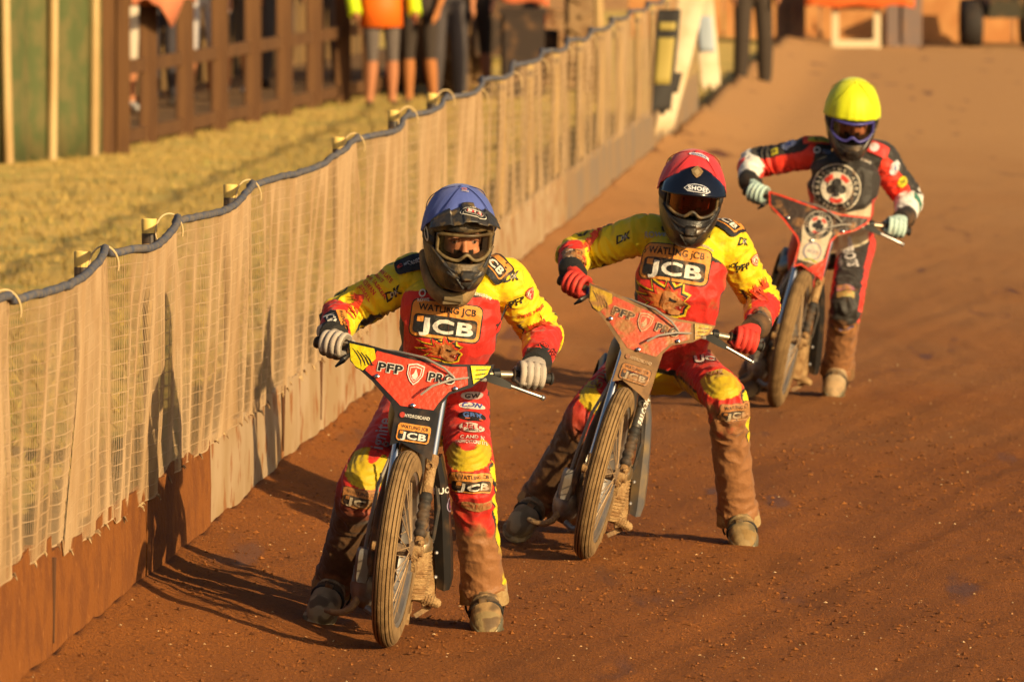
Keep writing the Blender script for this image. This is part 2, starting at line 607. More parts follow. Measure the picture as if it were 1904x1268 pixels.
def make_verge():
    us = axis([(-14, -4, 14), (-4, -.13, 60)])
    ys = axis([(20, 30, 8), (30, 92, 180), (92, 130, 10)])
    vs = [(fence_x(y) + u, y, verge_z(fence_x(y) + u, y)) for y in ys for u in us]
    k = len(us)
    fs = [(j * k + i, j * k + i + 1, (j + 1) * k + i + 1, (j + 1) * k + i) for j in range(len(ys) - 1) for i in range(k - 1)]
    me = bpy.data.meshes.new('grass_verge'); me.from_pydata(vs, [], fs)
    me.materials.append(mk('straw_ground', (.42, .275, .07), (.26, .205, .05), nscale=2.2, ncon=(.45, .62), rough=.9, bump=.4, bscale=30, bdist=.03, droug=1))
    me.polygons.foreach_set('use_smooth', [True] * len(fs)); me.update()
    tag(link('grass_verge', me), 'parched grass verge behind the track fence', kind='structure')
    # dry tufts
    n = 34000
    vs, fs, cs = [], [], []
    k = 0
    while k < n:
        y = 34 + 56 * rng.random()
        d = .2 + 4.6 * rng.random() ** 1.3
        x = fence_x(y) - d
        px = 952 + x * F / y
        if px < -40: n -= 1; continue
        if d > 2.0 + .02 * y and rng.random() < .3: pass
        z = verge_z(x, y)
        h = .018 + .045 * rng.random() ** 2 + .04 * max(0, nz(x * 1.5, y * .6, 8))
        a = rng.random() * 6.28; w = .006 + .006 * rng.random()
        l = (rng.random() - .5) * .1; l2 = (rng.random() - .5) * .08
        ca, sa = math.cos(a) * w, math.sin(a) * w
        vs += [(x - ca, y - sa, z - .01), (x + ca, y + sa, z - .01), (x + l + ca * .3, y + l2, z + h)]
        fs.append((3 * k, 3 * k + 1, 3 * k + 2))
        g = nz(x * .8, y * .3, 11) + .25 * rng.normal()
        c = np.array((.47, .315, .085)) if g < .38 else np.array((.36, .29, .06)) if g < .7 else np.array((.24, .24, .05))
        cs += [c * (.85 + .25 * rng.random())] * 3
        k += 1
    me = bpy.data.meshes.new('dry_grass'); me.from_pydata(vs, [], fs); attr_col(me, np.array(cs))
    me.materials.append(mk('grass_blades', attr='Col', rough=.8)); me.update()
    tag(link('dry_grass', me), 'straw yellow and patchy green grass tufts on the verge', kind='stuff')
make_verge()

# ================================================================== track fence
fence = thing('track_fence', (fence_x(30), 30, 0), 'long dusty net safety fence with kickboards and grey top rope along the track', 'fence')
POSTS = [y * .962 for y in (27.9, 30.85, 33.35, 36.6, 42.4, 45.9, 48.9, 52.0, 55.2, 58.4, 61.6, 64.8, 68.0, 71.2, 74.4, 77.6, 80.8, 84.0)]
FEND = 82.2

def rope_off(Y):
    """side sway and height of the top rope"""
    i = max(0, min(len(POSTS) - 2, next((k for k in range(len(POSTS) - 1) if POSTS[k + 1] > Y), len(POSTS) - 2)))
    t = (Y - POSTS[i]) / (POSTS[i + 1] - POSTS[i])
    t = max(0, min(1, t))
    sag = -.035 * 4 * t * (1 - t) + .012 * nz(Y * .8, 1.7)
    lat = .045 * math.sin(math.pi * t) * (1 + .6 * nz(i * 1.7, 2)) + .020 * nz(Y * 1.3, 7)
    kink = math.exp(-((Y - POSTS[i] - .28) / .16) ** 2) + math.exp(-((Y - POSTS[i + 1] - .28) / .16) ** 2)
    lat -= kink * .035
    sag -= kink * .016
    return lat, FZ + 1.198 + sag

def net_bot(Y):
    b = FZ + .317 + .05 * nz(Y * .25, 3) + (.06 if Y < 28.4 else 0) + .012 * nz(Y * 3, 4)
    return b - (.02 if 30 < Y < 31.7 else 0)

def net_lat(Y, t):
    """sideways billow of the net, t = 0 bottom .. 1 top"""
    env = .25 + .75 * math.sin(math.pi * min(1, max(0, t * .92 + .08))) ** .7
    q = Y + .25 * nz(Y * .4, t * .8, 2)
    w = .032 * math.sin(q * 6.9 + 1.3 * math.sin(q * 1.3) + .7 * t) + .022 * math.sin(q * 15.1 + 2 * math.sin(q * 2.3) - 1.0 * t)
    w += .06 * nz(q * .7, t * .6, 9) + .02 * nz(q * 2.4, t * 1.4, 5)
    w *= .20 + .36 * abs(nz(Y * .31, .5, 1))
    return w * env

def net_pt(Y, t):
    lat_r, zr = rope_off(Y)
    zb = net_bot(Y)
    z = zb + (zr - zb) * t
    top = max(0, (t - .75) / .25)
    lat = net_lat(Y, t) * (1 - .7 * top) + lat_r * t
    Yp = Y + .05 * nz(Y * 1.1, t * 1.5, 12) + .02 * nz(Y * 4, t * 3, 14)
    return (fence_x(Yp) + lat, Yp, z)

def make_fence():
    # net: real twine, 50 mm square mesh
    vs, fs = [], []
    def strand(pts, r):
        b = len(vs)
        for i, p in enumerate(pts):
            a = pts[max(0, i - 1)]; c = pts[min(len(pts) - 1, i + 1)]
            tx, ty, tz = c[0] - a[0], c[1] - a[1], c[2] - a[2]
            if abs(tz) > abs(ty):
                o = ((r, 0, 0), (-.5 * r, .87 * r, 0), (-.5 * r, -.87 * r, 0))
            else:
                o = ((0, 0, r), (.87 * r, 0, -.5 * r), (-.87 * r, 0, -.5 * r))
            for q in o:
                vs.append((p[0] + q[0], p[1] + q[1], p[2] + q[2]))
        for i in range(len(pts) - 1):
            for j in range(3):
                j2 = (j + 1) % 3
                fs.append((b + i * 3 + j, b + i * 3 + j2, b + i * 3 + 3 + j2, b + i * 3 + 3 + j))
    Y = 25.6
    k = 0
    while Y < FEND:
        n = 12 if Y < 45 else 7
        strand([net_pt(Y, i / n) for i in range(n + 1)], (.00135 + .0003 * nz(Y * 9, 0)) if k % 9 else .0022)
        Y += .021 if Y < 50 else .042
        k += 1
    rows = 19
    for j in range(rows + 1):
        t = j / rows
        Y = 25.6; pts = []
        while Y < FEND:
            pts.append(net_pt(Y, t))
            Y += .05 if Y < 50 else .14
        strand(pts, .0018 if j else .0035)
    me = bpy.data.meshes.new('net'); me.from_pydata(vs, [], fs)
    me.materials.append(mk('net_twine', (.45, .30, .165), (.38, .24, .12), nscale=3, rough=.9, droug=.5))
    me.polygons.foreach_set('use_smooth', [True] * len(fs)); me.update()
    me.transform(world_of(fence).inverted())
    link('net', me, fence)
    # tatters along the bottom hem
    mb = MB()
    Y = 27
    while Y < 42:
        p = V(*net_pt(Y, 0))
        for q in range(2):
            d = V(.010 + .012 * rng.random(), .06 * (rng.random() - .5), -.02 * rng.random())
            mb.tube([p, p + d * .6 + V(0, 0, .008), p + d], [.003, .004, .0015], 5)
        Y += .16 + .5 * rng.random()
    ht = obj('hem_tatters', mb, mk('tatter', (.52, .36, .18), (.2, .11, .05), nscale=30, rough=.9), fence, world_verts=True); ht['kind'] = 'stuff'
    # rope
    mb = MB(); pts = []
    Y = 25.6
    while Y < FEND + 1:
        lat, z = rope_off(Y)
        pts.append((fence_x(Y) + lat + .008 + .004 * nz(Y * 9, 3), Y, z + .005 * nz(Y * 7, 5))); Y += .06 if Y < 60 else .15
    mb.tube(pts, .0135, 8)
    obj('top_rope', mb, mk('rope', (.10, .115, .165), (.19, .16, .14), nscale=30, rough=.85, bump=.6, bscale=200), fence, angle=180, world_verts=True)
    # posts with wire hoops
    wood = mk('post_wood', (.50, .31, .12), (.36, .20, .08), nscale=14, stretch=(1, 1, .1), rough=.8, bump=.3)
    cap = mk('post_top', (.88, .60, .17), rough=.6)
    tape = mk('post_tape', (.055, .045, .04), rough=.5, dust=.2)
    wire = mk('hoop_wire', (.72, .52, .26), rough=.5)
    post = None
    for i, Y in enumerate(POSTS):
        base = V(fence_x(Y) - .072, Y, FZ - .045 - (.07 if i > 6 else 0))
        if post is None:
            mb = MB(); mb.lathe([(.026, 0), (.026, .7), (.0265, 1.155)], (0, 0, 0), (0, 0, 1), 16); p_me = mb.mesh('post', wood)
            mb = MB(); mb.lathe([(.0268, 1.155), (.0268, 1.19)], (0, 0, 0), (0, 0, 1), 16, caps=False); t_me = mb.mesh('tape_band', tape)
            mb = MB(); mb.lathe([(.026, 1.19), (.0275, 1.20), (.0275, 1.235), (.025, 1.24), (.021, 1.24), (.020, 1.215)], (0, 0, 0), (0, 0, 1), 16); c_me = mb.mesh('post_cap', cap)
            mb = MB(); mb.tube([V(.068 - .046 * math.cos(a), -.02 + .02 * a, 1.195 + .062 * math.sin(a)) for a in np.linspace(-.5, math.pi + .3, 18)], .0032, 6); h_me = mb.mesh('wire_hoop', wire)
            post = True
        lean = Matrix.Rotation(.03 * nz(i * 3.1, 1), 4, 'X') @ Matrix.Rotation(.02 * nz(i * 2.3, 4), 4, 'Y')
        M = world_of(fence).inverted() @ Matrix.Translation(base) @ lean @ Matrix.Diagonal((1, 1, 1 + .012 * nz(i * 5.1, 2), 1))
        o = link('post', p_me, fence, M)
        link('tape_band', t_me, o); link('post_cap', c_me, o); link('wire_hoop', h_me, o)
    # kickboards
    dirt = mk('board_caked', (.195, .058, .003), (.15, .042, .002), nscale=7, ncon=(.42, .6), rough=.95, bump=.9, bscale=45, bdist=.02, droug=1, dust=-.02, dscale=16, dustcol=(.30, .11, .02), dramp=(.62, .72))
    clean = mk('board_dusty', (.50, .345, .20), (.42, .27, .13), nscale=2, rough=.85, dust=.06, dscale=6, dustcol=(.34, .14, .04), dramp=(.60, .70), bump=.15, bscale=40)
    grey = mk('board_grey', (.26, .19, .13), (.33, .21, .11), nscale=2, rough=.85, dust=.0, dscale=3)
    J = [y * .962 for y in (26.2, 29.2, 32.3, 34.85, 38.2, 40.3, 43.1, 46, 49, 52, 55, 58.2, 61.4, 64.6, 67.8, 71, 74.2, 77.4, 80.6, 83.8, 86)]
    for i in range(len(J) - 1):
        a, b = J[i] + .012, J[i + 1] - .012
        mb = MB()
        h = .345 + .03 * nz(i * 2.7, 1) + (.06 if i == 0 else 0)
        o0 = .012 * nz(i * 1.9, 3); o1 = .012 * nz(i * 2.9, 5)
        n = 24
        fr, bk = [], []
        rings = []
        for k in range(n + 1):
            Yk = a + (b - a) * k / n
            x = fence_x(Yk) + o0 + (o1 - o0) * k / n + .006 * nz(Yk * 2, 8)
            hh = h + .03 * nz(Yk * 2.2, 9) + .015 * nz(Yk * 9, 4)
            rings.append([(x, Yk, FZ - .12), (x + .004, Yk, FZ + hh * .5), (x, Yk, FZ + hh), (x - .018, Yk, FZ + hh), (x - .018, Yk, FZ - .12)])
        mb.loft(rings)
        mat = dirt if J[i] < 32.7 else (grey if J[i] > 58 else clean)
        obj('kickboard', mb, mat, fence, smooth=False, world_verts=True)
    # vertical battens and splits seen on the boards
    gap_m = mk('gap_dark', (.10, .04, .015), rough=1)
    for Y in (28.09, 36.75, 38.7):
        x = fence_x(Y); mb = MB()
        mb.tube([(x + .003, Y, FZ + .34), (x + .004, Y, FZ + .08)], [.010, .003], 6)
        obj('board_gap', mb, gap_m, fence, world_verts=True)
make_fence()

# ================================================================== background beyond the fence
brown = mk('creosote', (.155, .068, .020), (.11, .046, .014), nscale=12, stretch=(1, 1, .08), rough=.85, bump=.3)
def rail_x(Y): return -2.95 + (Y - 75.3) * .1164
pr = thing('paddock_fence', (rail_x(75), 75, 0), 'dark brown wooden post and rail fence on the grass verge', 'fence')
mb = MB(); mb.box((0, 0, .9), (.145, .145, 1.9)); mb.box((0, 0, 1.86), (.16, .16, .03)); pm = mb.mesh('post', brown, False)
for i, Y in enumerate(np.arange(73.4, 93, 1.95)):
    link('post', pm, pr, world_of(pr).inverted() @ Matrix.Translation((rail_x(Y), Y, 0)) @ Matrix.Rotation(.1, 4, 'Z'))
for i, Y in enumerate(np.arange(73.4, 91, 1.95)):
    for z in (.17, .72, 1.28):
        a = V(rail_x(Y) - .02, Y, z); b = V(rail_x(Y + 1.95) - .02, Y + 1.95, z)
        mb = MB(); d = (b - a)
        mb.loft([[a + V(.02 * sx, 0, .055 * sz) for sx, sz in ((-1, -1), (1, -1), (1, 1), (-1, 1))], [b + V(.02 * sx, 0, .055 * sz) for sx, sz in ((-1, -1), (1, -1), (1, 1), (-1, 1))]])
        obj('rail', mb, brown, pr, False, world_verts=True)

# green windbreak on pale poles
sc = thing('windbreak_screen', (-3.5, 72.3, 0), 'green mesh windbreak stretched behind pale wooden poles', 'screen')
pole_m = mk('pale_pole', (.62, .44, .20), (.48, .30, .12), nscale=10, stretch=(1, 1, .1), rough=.75)
for x, Y, t in ((-3.86, 71.4, .02), (-3.57, 72.2, -.012), (-3.28, 73.0, -.01)):
    mb = MB(); mb.tube([(x, Y, 0), (x - t, Y, .9), (x - 2 * t, Y, 2.1)], [.038, .036, .034], 10)
    obj('pole', mb, pole_m, sc, world_verts=True)
mb = MB(); rings = []
for k in range(40):
    f = k / 39
    x = -4.3 + 1.16 * f; Y = 70.2 + 3.3 * f
    w = .03 * math.sin(f * 34) + .02 * math.sin(f * 71)
    rings.append([(x + w, Y + .10, z) for z in np.linspace(.02, 2.0, 6)])
mb.loft(rings, False, False)
scr = obj('mesh_panel', mb, mk('green_mesh', (.095, .115, .034), (.16, .135, .045), nscale=5, rough=.85), sc, world_verts=True)
sm = scr.modifiers.new('s', 'SOLIDIFY'); sm.thickness = .004
mb = MB()
mb.box((-3.06, 73.35, 1.0), (.10, .07, 2.1))
obj('end_post', mb, brown, sc, False, world_verts=True)

# people standing about ---------------------------------------------------------
def person(X, Y, face, label, cols, pose=None, group=None, h=1.74, lean=0, voxel=.015, shorts=True, vest=None, z0=0.0):
    """standing figure; cols: skin, top, legs, sock, shoe"""
    pose = pose or {}
    k = h / 1.74
    root = thing('person', (X, Y, z0), label, 'person', group, M=Matrix.Translation((X, Y, z0)) @ Matrix.Rotation(face, 4, 'Z'))
    st = pose.get('stance', .11); fw = pose.get('step', .0)
    mb = MB()
    J = {}
    for s in (-1, 1):
        hip = V(s * .095, 0, .93); kn = V(s * (st * .9), -.03 + fw * s * .5, .50); an = V(s * st, .02 + fw * s, .09)
        J[s] = (hip, kn, an)
        mb.tube([hip + V(0, 0, .05), hip, hip.lerp(kn, .5), kn, kn.lerp(an, .35), kn.lerp(an, .8), an], [r_ * (1 if shorts else wd) for r_, wd in zip((.06, .088, .078, .058, .060, .042, .043), (1, 1.1, 1.15, 1.4, 1.35, 1.75, 1.6))], 12)
        mb.ball(an + V(s * .01, -.055, -.05), (.045, .13, .042), 10)
        sh = V(s * .19, 0, 1.42); el = V(s * (.25 + pose.get('elbow', 0)), .02, 1.16); wr = V(s * (.24 + pose.get('wrist', -.02)), -.08 - pose.get('fwd', .02), .93 + pose.get('up', 0))
        mb.tube([sh, sh.lerp(el, .5), el, el.lerp(wr, .5), wr], [.058, .052, .043, .04, .03], 10)
        hd = (wr - el).normalized()
        mb.tube([wr, wr + hd * .05, wr + hd * .10], [.03, .04, .034], 8)
        for q in range(4):
            o = V(.0, -.03 + .02 * q, 0)
            mb.tube([wr + hd * .09 + o, wr + hd * .13 + o, wr + hd * .165 + o + V(-s * .01, -.01, 0)], [.011, .01, .008], 6)
        mb.tube([wr + hd * .03 + V(0, -.03, 0), wr + hd * .08 + V(0, -.055, 0), wr + hd * .11 + V(0, -.06, 0)], [.013, .011, .009], 6)
    e = lambda c, a, b: [V(c[0] + a * math.cos(t), c[1] + b * math.sin(t), c[2]) for t in np.linspace(0, 2 * math.pi, 20, endpoint=False)]
    mb.loft([e((0, .01, .86), .10, .09), e((0, .01, .95), .17, .125), e((0, 0, 1.1), .155, .115), e((0, -.01, 1.28), .185, .125), e((0, 0, 1.42), .19, .10), e((0, .01, 1.49), .09, .075), e((0, 0, 1.53), .055, .06)])
    mb.tube([(0, 0, 1.48), (0, -.01, 1.58)], [.06, .055], 10)
    mb.ball((0, -.02, 1.645), (.077, .098, .115), 14)
    mb.ball((0, -.118, 1.635), (.014, .02, .022), 6)
    me = remesh(mb, voxel, 3)
    v = coords(me)
    z = v[:, 2]
    c = np.tile(np.array(cols['top']), (len(v), 1))
    c[z < .98] = cols['legs']
    hem = .47 if shorts else .10
    c[z < hem] = cols['skin'] if shorts else cols['legs']
    if shorts: c[z < .24] = cols.get('sock', (.03, .03, .03))
    c[z < .095] = cols['shoe']
    arm = (np.abs(v[:, 0]) > .20) & (z < 1.25)
    c[arm & (z < (1.2 if cols.get('short_sleeve', True) else .95))] = cols['skin']
    c[z > 1.50] = cols['skin']
    c[(z > 1.66) & (v[:, 1] > -.075 + (1.70 - z))] = cols.get('hair', (.05, .03, .02))
    c[z > 1.715] = cols.get('hair', (.05, .03, .02))
    v[:, 0] *= k; v[:, 1] *= k; v[:, 2] *= k
    set_coords(me, v)
    attr_col(me, c); me.materials.append(cloth_far)
    me.polygons.foreach_set('use_smooth', [True] * len(me.polygons))
    link('body', me, root)
    if vest:
        mb = MB()
        mb.loft([e((0, .0, z), a, b) for z, a, b in ((.78, .205, .16), (1.0, .195, .15), (1.2, .19, .145), (1.38, .205, .14), (1.46, .15, .10))], False)
        o = obj('hi_vis_vest', mb, vest[0], root)
        so = o.modifiers.new('s', 'SOLIDIFY'); so.thickness = .008
        if len(vest) > 1:
            for s in (-1, 1):
                mb = MB()
                sh = V(s * .19, 0, 1.42); el = V(s * (.25 + pose.get('elbow', 0)), .02, 1.16); wr = V(s * (.24 + pose.get('wrist', -.02)), -.08 - pose.get('fwd', .02), .93 + pose.get('up', 0))
                mb.tube([sh, sh.lerp(el, .5), el, el.lerp(wr, .5), wr, wr + (wr - el) * .25], [.072, .066, .062, .064, .066, .066], 12)
                obj('sleeve', mb, vest[1], root)
    return root
cloth_far = mk('far_cloth', attr='Col', rough=.85, bump=.3, bscale=60)
SK = (.50, .20, .09); DK = (.045, .030, .022); GY = (.13, .10, .085)
hv_o = mk('hi_vis_orange', (.95, .17, .01), rough=.6); hv_y = mk('hi_vis_yellow', (.62, .80, .01), rough=.6)
def gx(px, Y): return (px - 952) * Y / F
person(gx(709, 86.5), 86.5, .3, 'person in orange hi-vis vest and grey shorts with bare legs', dict(skin=SK, top=(.7, .7, .66), legs=GY, shoe=DK, sock=SK, short_sleeve=False), dict(elbow=.05, wrist=.05, up=.02), vest=(hv_o, hv_y))
person(gx(782, 87.2), 87.2, -.4, 'person in black shorts with tanned bare legs beside the hi-vis marshal', dict(skin=(.46, .17, .05), top=DK, legs=DK, shoe=DK, sock=(.46, .17, .05)), dict(step=.04))
person(gx(832, 88.6), 88.6, .2, 'person in long dark grey trousers between two people in shorts', dict(skin=SK, top=(.05, .04, .04), legs=(.075, .06, .06), shoe=(.06, .045, .04)), dict(step=-.07), shorts=False)
person(gx(880, 89.4), 89.4, -.2, 'person in black shorts and black socks standing nearest the tractor wheel', dict(skin=(.56, .25, .15), top=DK, legs=DK, shoe=(.03, .025, .02), sock=(.022, .02, .018)), dict(stance=.14, wrist=-.04))
person(gx(1400, 93.8), 93.8, .15, 'person in dark trousers standing on the track beyond the riders', dict(skin=SK, top=DK, legs=(.050, .032, .020), shoe=(.05, .03, .02)), dict(stance=.125, step=.02), shorts=False, h=1.8)
for i, (px, Y, top, legs, lab, sh) in enumerate((
        (222, 80.5, (.70, .58, .40), (.62, .52, .40), 'spectator in cream top behind the first gap of the brown fence', True),
        (305, 82.5, (.75, .60, .52), (.07, .06, .07), 'spectator in pale pink top behind the second gap of the brown fence', False),
        (375, 84, (.72, .68, .70), (.55, .50, .50), 'spectator in white trousers behind the third gap of the brown fence', True),
        (440, 86, (.60, .55, .42), (.10, .09, .08), 'bare-legged spectator with white shoes behind the brown fence', True),
        (512, 88, (.9, .20, .03), (.06, .05, .05), 'spectator in bright orange top behind the brown fence', False),
        (610, 91, (.30, .22, .14), (.14, .11, .09), 'spectator in dull brown clothes behind the last gap of the brown fence', False))):
    person(gx(px, Y), Y, .4 * (-1) ** i, lab, dict(skin=SK, top=top, legs=legs, shoe=(.6, .58, .55) if i in (0, 3) else DK, sock=SK), shorts=sh, group='spectators behind the brown fence', z0=.17)
# stool / seat with coral jacket hung over the brown fence
mb = MB()
ring = []
for k in range(12):
    f = k / 11
    x = -3.16 + .50 * f; Y = 74.6 + 1.0 * f
    d = .12 + .22 * math.exp(-((f - .62) / .12) ** 2) + .03 * math.sin(f * 20)
    ring.append([(x + .10, Y - .10, 1.36 - d * 1.0), (x + .10, Y - .10, 1.36), (x - .02, Y, 1.39), (x - .10, Y, 1.2)])
mb.loft(ring, False, False)
cj = obj('coral_jacket', mb, mk('coral_cloth', (.80, .26, .13), rough=.8, bump=.3))
sm = cj.modifiers.new('s', 'SOLIDIFY'); sm.thickness = .012
tag(cj, 'coral pink jacket draped over the near end of the brown fence', 'jacket')

# plank wall of the pits behind the spectators
wall = thing('pits_wall', (-4.6, 75, 0), 'weathered brown plank wall behind the spectators', 'wall')
wm = [mk('plank%d' % i, c, c2, nscale=6, stretch=(1, 1, .1), rough=.9, bump=.2) for i, (c, c2) in enumerate((((.20, .11, .035), (.13, .07, .02)), ((.26, .15, .05), (.17, .09, .03)), ((.15, .09, .035), (.10, .06, .02))))]
pmesh = []
for m in wm:
    mb = MB(); mb.box((0, 0, .85), (.29, .03, 1.7)); pmesh.append(mb.mesh('plank', m, False))
for i, Y in enumerate(np.arange(74.5, 102, .298)):
    link('plank', pmesh[i % 3 if i % 5 else 1], wall, world_of(wall).inverted() @ Matrix.Translation((rail_x(Y) - 1.75 + .012 * (i % 2), Y, 0)) @ Matrix.Rotation(math.pi / 2 - .116, 4, 'Z'))
mb = MB()
mb.loft([[(rail_x(Y) - 1.9 + .25 * k, Y, .175 + .012 * nz(Y * 2, k * 1.3)) for k in range(8)] for Y in np.arange(73.6, 104, .5)], False, False)
tag(obj('paddock_path', mb, mk('trodden_earth', (.24, .125, .04), (.17, .085, .026), nscale=4, rough=.95, bump=.5, bscale=30)), 'trodden brown earth path behind the post and rail fence', kind='structure')

# tractor behind the fence: tyre, mudguard, red bonnet
trc = thing('tractor', (.35, 90.5, 0), 'dusty tractor with big ribbed tyre and red bonnet parked behind the fence', 'tractor')
tyre_m = mk('dusty_tyre', (.30, .18, .08), (.22, .12, .05), nscale=5, rough=.9)
for x, Y, r, w in ((.66, 90.0, .62, .30), (-.55, 90.4, .62, .30), (.42, 92.6, .40, .2), (-.35, 92.6, .40, .2)):
    mb = MB()
    n = 48
    prof = [(r * .6, -w / 2), (r * .93, -w / 2), (r, -w * .38), (r, w * .38), (r * .93, w / 2), (r * .6, w / 2)]
    mb.lathe(prof, (x, Y, r), (1, 0, 0), n, loop=True)
    for q in range(26):
        a = 2 * math.pi * q / 26
        R = Matrix.Rotation(a, 3, 'X') @ Matrix.Rotation(.5 if q % 2 else -.5, 3, 'Z')
        c = V(x + (w * .22 if q % 2 else -w * .22), Y, r) + Matrix.Rotation(a, 3, 'X') @ V(0, 0, r + .012)
        mb.box(c, (w * .55, .045, .04), Matrix.Rotation(a, 3, 'X') @ Matrix.Rotation(.5 if q % 2 else -.5, 3, 'Z'))
    ob = obj('wheel', mb, tyre_m, trc, world_verts=True)
    mb = MB(); mb.lathe([(.02, -w * .3), (r * .62, -w * .25), (r * .62, w * .25), (.02, w * .3)], (x, Y, r), (1, 0, 0), 24)
    obj('wheel_disc', mb, mk('wheel_disc', (.6, .42, .14), rough=.6, dust=.2), trc, world_verts=True)
mb = MB(); mb.loft([[(sx, Y, z) for sx, z in ((-.27, .45), (.27, .45), (.27, .95 - d), (.18, 1.05 - d), (-.18, 1.05 - d), (-.27, .95 - d))] for Y, d in ((90.4, 0), (91.5, .05), (93, .12))])
obj('bonnet', mb, mk('red_bonnet', (.55, .08, .03), rough=.4, dust=.15), trc, False, world_verts=True)
mb = MB(); mb.box((.05, 90.1, .55), (.8, .5, .25)); mb.box((.0, 90.3, .85), (.45, .4, .40)); mb.box((0, 90.5, 1.30), (.45, .06, .55))
obj('chassis', mb, mk('black_iron', (.05, .03, .02), rough=.7, dust=.1), trc, False, world_verts=True)
# red bin and dark crate beside people
bn = thing('equipment_crate', (.05, 90.8, 0), 'black equipment crate with a coral cover lying on top', 'crate')
mb = MB(); mb.box((gx(972, 88.8), 88.8, .45), (.42, .5, .9)); mb.box((gx(972, 88.8), 88.8, .88), (.46, .54, .05)); mb.box((gx(972, 88.8), 88.52, .5), (.36, .03, .7))
obj('box', mb, mk('crate_black', (.035, .018, .01), rough=.7, dust=.05), bn, False, world_verts=True)
mb = MB(); rr = []
for k in range(9):
    f = k / 8
    rr.append([(gx(930, 88.8) + .46 * f, 88.50 - .01 * math.sin(f * 9), .99 - .05 * f - .02 * math.sin(f * 7)), (gx(930, 88.8) + .46 * f, 88.50, 1.06), (gx(930, 88.8) + .46 * f, 89.1, 1.07)])
mb.loft(rr, False, False)
oo = obj('cover', mb, mk('coral_cover', (.80, .20, .08), rough=.7), bn, world_verts=True); q = oo.modifiers.new('s', 'SOLIDIFY'); q.thickness = .02
# pale stake next to the tyre
mb = MB(); mb.tube([(gx(1113, 87), 87, 0), (gx(1113, 87), 87, .8), (gx(1110, 87), 87, 1.5)], .045, 8)
mb.box((gx(1110, 87), 87, 1.52), (.11, .11, .03))
tag(obj('marker_post', mb, pole_m), 'pale yellow marker post beside the tractor tyre', 'post')

# banners on the fence end --------------------------------------------------------
def banner(name, p, w, drop, label, mat, bits, ang, sway=.03, skew=0.0):
    root = thing(name, p, label, 'banner', 'banners hung over the far fence end')
    a = V(math.cos(ang), math.sin(ang), 0); nrm = V(math.sin(ang), -math.cos(ang), 0)
    def pt(u, v, d=0):
        f = .012 * math.sin(u * 21 + v * 3) + sway * math.sin(v * 3 + u * 5) * v
        return V(*p) + a * (u + skew * v) + V(0, 0, -v) + nrm * (f + .02 + d)
    mb = MB(); nu, nv = 14, 14
    mb.loft([[pt(w * (i / nu - .5) * (1 - .25 * (j / nv) * (sway > .05)), drop * j / nv * (1 + .03 * math.sin(i * .9) * (j == nv))) for i in range(nu + 1)] for j in range(nv + 1)], False, False)
    o = obj('cloth', mb, mat, root, world_verts=True); q = o.modifiers.new('s', 'SOLIDIFY'); q.thickness = .004
    for (u0, u1, v0, v1, m) in bits:
        mb = MB(); mb.loft([[pt(u0 + (u1 - u0) * i / 5, v0 + (v1 - v0) * j / 6, .009) for i in range(6)] for j in range(7)], False, False)
        o = obj('printed_panel', mb, m, root, world_verts=True); q = o.modifiers.new('s', 'SOLIDIFY'); q.thickness = .002
    return root
wht = mk('banner_white', (.74, .60, .40), (.66, .50, .30), nscale=5, rough=.8)
blk = mk('banner_black', (.03, .024, .02), rough=.7); yel = mk('banner_yellow', (.45, .34, .08), rough=.7); red = mk('banner_red', (.55, .035, .03), rough=.7)
blu = mk('banner_blue', (.40, .46, .52), rough=.7)
banner('banner', P(1244, 18, 72.4), .18, .80, 'black banner with yellow panels on the far end of the fence', blk, [(-.07, .06, .10, .16, yel), (-.07, .06, .22, .58, yel)], .1, .05, -.10)
banner('banner', P(1288, -12, 73.2), .21, 1.10, 'white banner with a red stripe hanging loose over the fence end', wht, [(-.10, -.04, .42, .72, red), (-.02, .04, .62, .78, blk)], .2, .06, -.22)
banner('banner', P(1305, -14, 78.0), .17, .80, 'plain off-white banner furthest along the fence', wht, [(-.07, .06, .2, .5, blu)], .1, .05, .09)

# far side of the track -------------------------------------------------------------
ff = thing('far_barrier', (6, 114, 0), 'low tan barrier boards across the far side of the track', 'barrier')
tan = mk('barrier_tan', (.56, .26, .085), (.48, .20, .06), nscale=3, rough=.9, bump=.2)
mb = MB(); mb.box((0, 0, .55), (1.15, .06, 1.1)); bm1 = mb.mesh('board', tan, False)
for i, x in enumerate(np.arange(2.0, 9.5, 1.18)):
    link('board', bm1, ff, world_of(ff).inverted() @ Matrix.Translation((x, 114 + .03 * (i % 2), 0)))
gs = thing('start_frame', (gx(1592, 111), 111, 0), 'white square metal frame standing with an orange tarpaulin over it', 'stand')
mb = MB(); cx = gx(1592, 111)
wf = mk('white_paint', (.72, .58, .36), rough=.5)
for dx in (-.25, .25): mb.box((cx + dx, 111, .36), (.08, .07, .72))
mb.box((cx, 111, .05), (.42, .066, .09)); mb.box((cx, 111, .50), (.42, .066, .09))
obj('frame', mb, wf, gs, False, world_verts=True)
mb = MB(); rr = [[(cx - .62 + 1.3 * k / 10, 111 - .3, .50 + .02 * math.sin(k * 1.7)), (cx - .62 + 1.3 * k / 10, 111 - .25, .72), (cx - .62 + 1.3 * k / 10, 111.4, .75)] for k in range(11)]
mb.loft(rr, False, False)
oo = obj('tarpaulin', mb, mk('orange_tarp', (.85, .16, .03), rough=.6), gs, world_verts=True); q = oo.modifiers.new('s', 'SOLIDIFY'); q.thickness = .02
mb = MB(); mb.box((gx(1470, 112), 112, .32), (.34, .5, .64)); mb.box((gx(1470, 112), 112, .66), (.40, .55, .04)); mb.box((gx(1470, 112), 111.73, .3), (.05, .05, .5))
